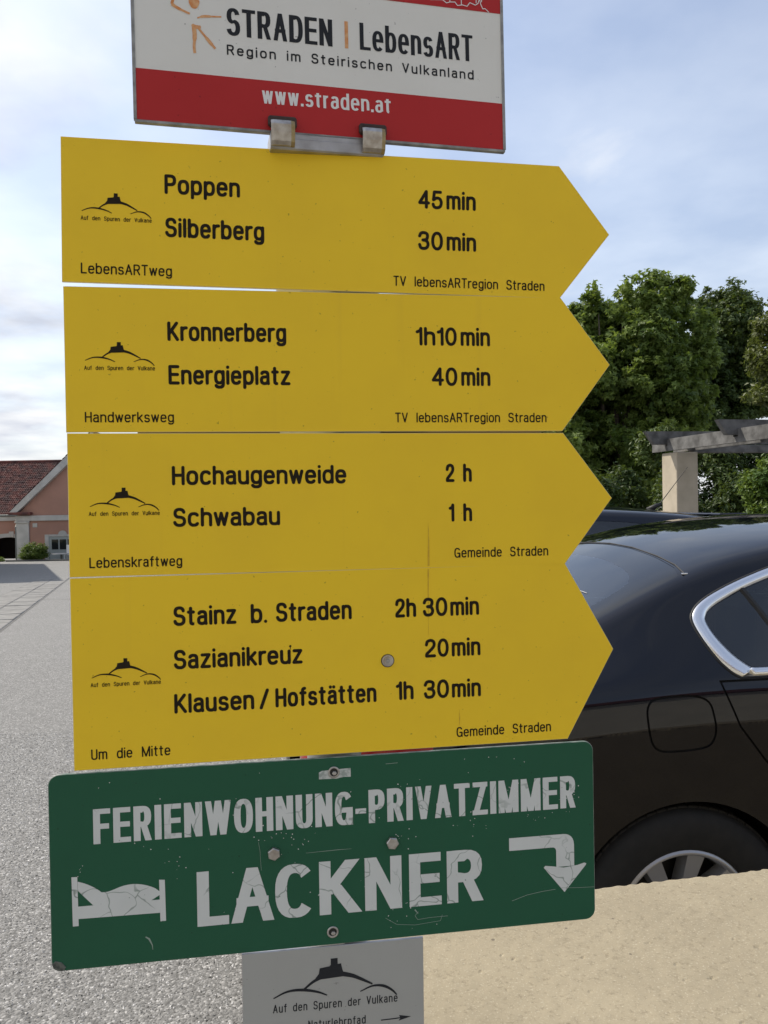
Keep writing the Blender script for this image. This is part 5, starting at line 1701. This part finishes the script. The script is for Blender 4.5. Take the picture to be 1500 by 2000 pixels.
# dark hedge behind the pergola and the cars
Yh = 13.5
bl = []
for k, x in enumerate(range(1040, 1640, 62)):
    bl.append(blob(x, 1000 + (k % 3) * 8, Yh + (k % 2) * .5, 62, 88, .8))
    if x > 1270:
        bl.append(blob(x + 20, 900 + (k % 2) * 12, Yh + .8, 58, 62, .8))
hg = empty('hedge', (0, 0, 0)); tag(hg, 'tall dark hedge running behind the pergola post and parked cars', 'hedge')
leaves('foliage', hg, bl, 2300, 26, .085, MT['leaf_dark'], 14, star=False, csize=.16, sub=8)
b = MB()
for x in range(1060, 1640, 90):
    p = at(x, 960, Yh + .3); b.tube([(p.x, p.y, gz(Yh) - .1), (p.x + .1, p.y, 1.0), (p.x - .1, p.y + .1, 1.9)], [.06, .04, .015], 6)
o = b.build('stems', MT['bark'], hg); tag(o, kind='stuff')
Yb = 10.5
bl = [blob(1500, 950, Yb, 38, 50), blob(1530, 1000, Yb, 60, 60), blob(1480, 1010, Yb, 30, 30), blob(1560, 930, Yb, 50, 60)]
bs = empty('shrub', (0, 0, 0)); tag(bs, 'fresh green shrub below the pergola beams at the right edge', 'shrub')
leaves('foliage', bs, bl, 560, 24, .07, MT['leaf_bush'], 15, star=False, csize=.10, sub=9)
b = MB(); p = at(1530, 980, Yb); b.tube([(p.x, p.y, gz(Yb) - .1), (p.x, p.y, 1.3)], [.04, .02], 6); b.build('stem', MT['bark'], bs)
# round shrub at the far house
Ys = HY - 2.2
bl = [blob(66, 1078, Ys, 22, 17), blob(54, 1080, Ys, 14, 14), blob(78, 1080, Ys, 13, 14)]
bs = empty('round_shrub', (0, 0, 0)); tag(bs, 'small rounded green shrub before the pale corner pilaster of the house', 'shrub')
leaves('foliage', bs, bl, 420, 22, .13, MT['leaf'], 16, star=False, csize=.22)
b = MB(); p = at(66, 1080, Ys); b.tube([(p.x, p.y, gz(Ys) - .1), (p.x, p.y, gz(Ys) + .9)], [.08, .04], 6); b.build('stem', MT['bark'], bs)
bs = empty('low_plant', (0, 0, 0)); tag(bs, 'little green plant in front of the dark gateway at the left edge', 'plant')
leaves('foliage', bs, [blob(0, 1093, Ys, 9, 6), blob(-14, 1092, Ys, 12, 8)], 90, 20, .12, MT['leaf_bush'], 17, star=False, csize=.15)
b = MB(); p = at(0, 1093, Ys); b.tube([(p.x, p.y, gz(Ys) - .1), (p.x, p.y, gz(Ys) + .3)], [.03, .02], 6); b.build('stem', MT['bark'], bs)
# table by the window
Yq = HY - 1.6
p = at(120, 1085, Yq)
tb = empty('garden_table', (p.x, Yq, gz(Yq))); tag(tb, 'small round table standing under the house window behind the kerb', 'table')
zt = at(120, 1080.5, Yq).z - gz(Yq)
b = MB(); b.lathe([(0, zt), (.80, zt), (.82, zt - .05), (0, zt - .06)], (0, 0, 0), 'z', 20); b.build('table_top', MT['trim'], tb)
b = MB(); b.tube([(0, 0, 0), (0, 0, zt - .05)], .08, 8); b.lathe([(.4, 0), (.38, .05), (0, .06)], (0, 0, 0), 'z', 14); b.build('table_leg', MT['leadgrey'], tb)

# white garden chair half hidden by the lowest-left edge of the arrow signs
p = at(137, 1085, Yq)
gc = empty('garden_chair', (p.x, Yq - .2, gz(Yq))); tag(gc, 'white garden chair beside the small table under the house window', 'chair')
MT['whiteplastic'] = mat('white_plastic', (0.78, 0.78, 0.76), 0.4)
b = MB(); b.box(-.30, .30, -.28, .28, .46, .50, .01); b.build('seat', MT['whiteplastic'], gc)
b = MB(); b.box(-.30, .30, .24, .29, .51, 1.25, .01); b.build('backrest', MT['whiteplastic'], gc)
for x_ in (-.27, .27):
    for y_ in (-.25, .25):
        b = MB(); b.tube([(x_, y_, 0), (x_, y_, .46)], .022, 6); b.build('leg', MT['whiteplastic'], gc)

# ================================================================== tall house outside the view whose shadow falls on the square
MT['cream'] = mat('cream_plaster', (0.72, 0.67, 0.56), 0.9, c2=(0.64, 0.60, 0.50), nscale=.8)
MT['beige'] = mat('beige_plaster', (0.55, 0.50, 0.40), 0.9, c2=(0.48, 0.44, 0.35), nscale=.8)
sh = empty('side_house', (-16.7, 29.4, gz(28))); tag(sh, 'tall beige house just left of the view casting its shadow over the square', 'house')
dx_, dw_ = Vector((-.43, .903, 0)), Vector((-.903, -.43, 0))
def shp(a, w, z): return tuple(dx_ * a + dw_ * w + Vector((0, 0, z)))
b = MB(); V = [shp(a, w, z) for z in (-1.5, 8.0) for a, w in ((0, 0), (30, 0), (30, 9), (0, 9))]
b.add(V, [[0, 1, 5, 4], [1, 2, 6, 5], [2, 3, 7, 6], [3, 0, 4, 7], [4, 5, 6, 7]]); b.build('wall', MT['beige'], sh)
b = MB(); V = [shp(-.1, -.1, 8.01), shp(30.1, -.1, 8.01), shp(30.1, 9.1, 8.01), shp(-.1, 9.1, 8.01), shp(4, 4.5, 9.4), shp(26, 4.5, 9.4)]
b.add(V, [[0, 1, 5, 4], [1, 2, 5], [2, 3, 4, 5], [3, 0, 4], [3, 2, 1, 0]]); b.build('roof', MT['tile'], sh)
for k in range(5):
    for fz in (1.2, 4.6):
        b = MB(); a = 2 + k * 3.8
        V = [shp(a, -.03, fz), shp(a + 1.1, -.03, fz), shp(a + 1.1, -.03, fz + 1.7), shp(a, -.03, fz + 1.7)]
        b.add(V, [[0, 1, 2, 3]]); b.build('window', MT['pane'], sh)

# house behind the photographer, mirrored in the car's side
bh = empty('street_house', (1.0, -9, 0)); tag(bh, 'pale rendered street house behind the viewer mirrored in the black car', 'house')
b = MB(); b.box(-9, 15, -7, 0, -.1, 6.2, .05); b.build('wall', MT['cream'], bh)
b = MB(); V = [(-9.5, .5, 6.15), (15.5, .5, 6.15), (15.5, -7.5, 6.15), (-9.5, -7.5, 6.15), (-8, -3.5, 9.6), (14, -3.5, 9.6)]
b.add(V, [[0, 1, 5, 4], [1, 2, 5], [2, 3, 4, 5], [3, 0, 4], [3, 2, 1, 0]]); b.build('roof', MT['tile'], bh)
for k in (0, 1, 2, 3):
    for fz in (1.1, 3.9):
        w_ = MB(); x = -7.6 + k * 3.0
        w_.box(x - .08, x + 1.08, .0, .06, fz - .08, fz + 1.38, .01)
        wf = w_.build('window', MT['trim'], bh)
        w_ = MB(); w_.box(x, x + 1.0, .06, .075, fz, fz + 1.3); w_.build('pane', MT['pane'], wf)

# ================================================================== pergola
MT['oldwood'] = mat('weathered_grey_timber', (0.155, 0.152, 0.147), 0.85, c2=(0.065, 0.063, 0.060), nscale=9, bump=.5, bscale=35, bdist=.006)
MT['pillar'] = mat('pale_rendered_pillar', (0.46, 0.40, 0.31), 0.9, c2=(0.38, 0.33, 0.25), nscale=6, bump=.3, bscale=40, bdist=.004)
pg = empty('pergola', (3.28, 8.82, 0)); tag(pg, 'weathered timber pergola on a pale square pillar behind the parked cars', 'pergola')
ey = Vector((.20, -.98, 0)).normalized(); ex_ = Vector((.98, .20, 0)).normalized()
TM = Matrix((ex_, -ey, Vector((0, 0, 1)))).transposed().to_4x4()      # local x = across, y = away from the viewer


def pbox(name, x0, x1, y0, y1, z0, z1, m, bev=.006, T=None):
    b = MB(); b.box(x0, x1, y0, y1, z0, z1, bev, TM if T is None else TM @ T)
    return b.build(name, m, pg)


pbox('pillar', -.13, .125, -.14, .16, -.2, 2.005, MT['pillar'], .008)
# beam running towards the viewer on the left side, notched for the rafters
def beam(x0, x1, y0, y1, z0, z1, notches, name='beam'):
    b = MB()
    cur = y0
    prof = [(y0, z0), (y1, z0), (y1, z1)]
    for a, c in sorted(notches, reverse=True):
        prof += [(c, z1), (c, z1 - .075), (a, z1 - .075), (a, z1)]
    prof += [(y0, z1)]
    b.prism(prof, 0, x1 - x0, 0)
    b.v = [tuple(TM @ Vector((x0 + v[2], v[0], v[1]))) for v in b.v]
    return b.build(name, MT['oldwood'], pg)


raf_y = [.02, -1.20, -2.35, -3.45]
beam(-.165, -.115, -4.2, .30, 2.025, 2.155, [(y - .035, y + .035) for y in raf_y])
beam(.10, .15, -4.2, .30, 2.025, 2.155, [(y - .035, y + .035) for y in raf_y])
for k, y in enumerate(raf_y):
    b = MB()
    xl = -.42 + (.05 * (k % 2))
    b.prism([(xl, 2.24), (xl + .10, 2.095), (3.2, 2.095), (3.3, 2.24)], 0, .06)
    b.v = [tuple(TM @ Vector((v[0], y - .03 + v[2], v[1]))) for v in b.v]; b.f = [f[::-1] for f in b.f]
    b.build('rafter', MT['oldwood'], pg)
pbox('cross_beam', .13, 3.2, -.05, .05, 2.0, 2.085, MT['oldwood'])
pbox('pillar', 2.6, 2.86, -.14, .16, -.2, 2.005, MT['pillar'], .008)
b = MB(); b.tube([tuple(TM @ Vector((-.166, .02, 2.09))), tuple(TM @ Vector((-.178, .02, 2.09)))], .012, 8); b.build('bolt', MT['steel'], pg)
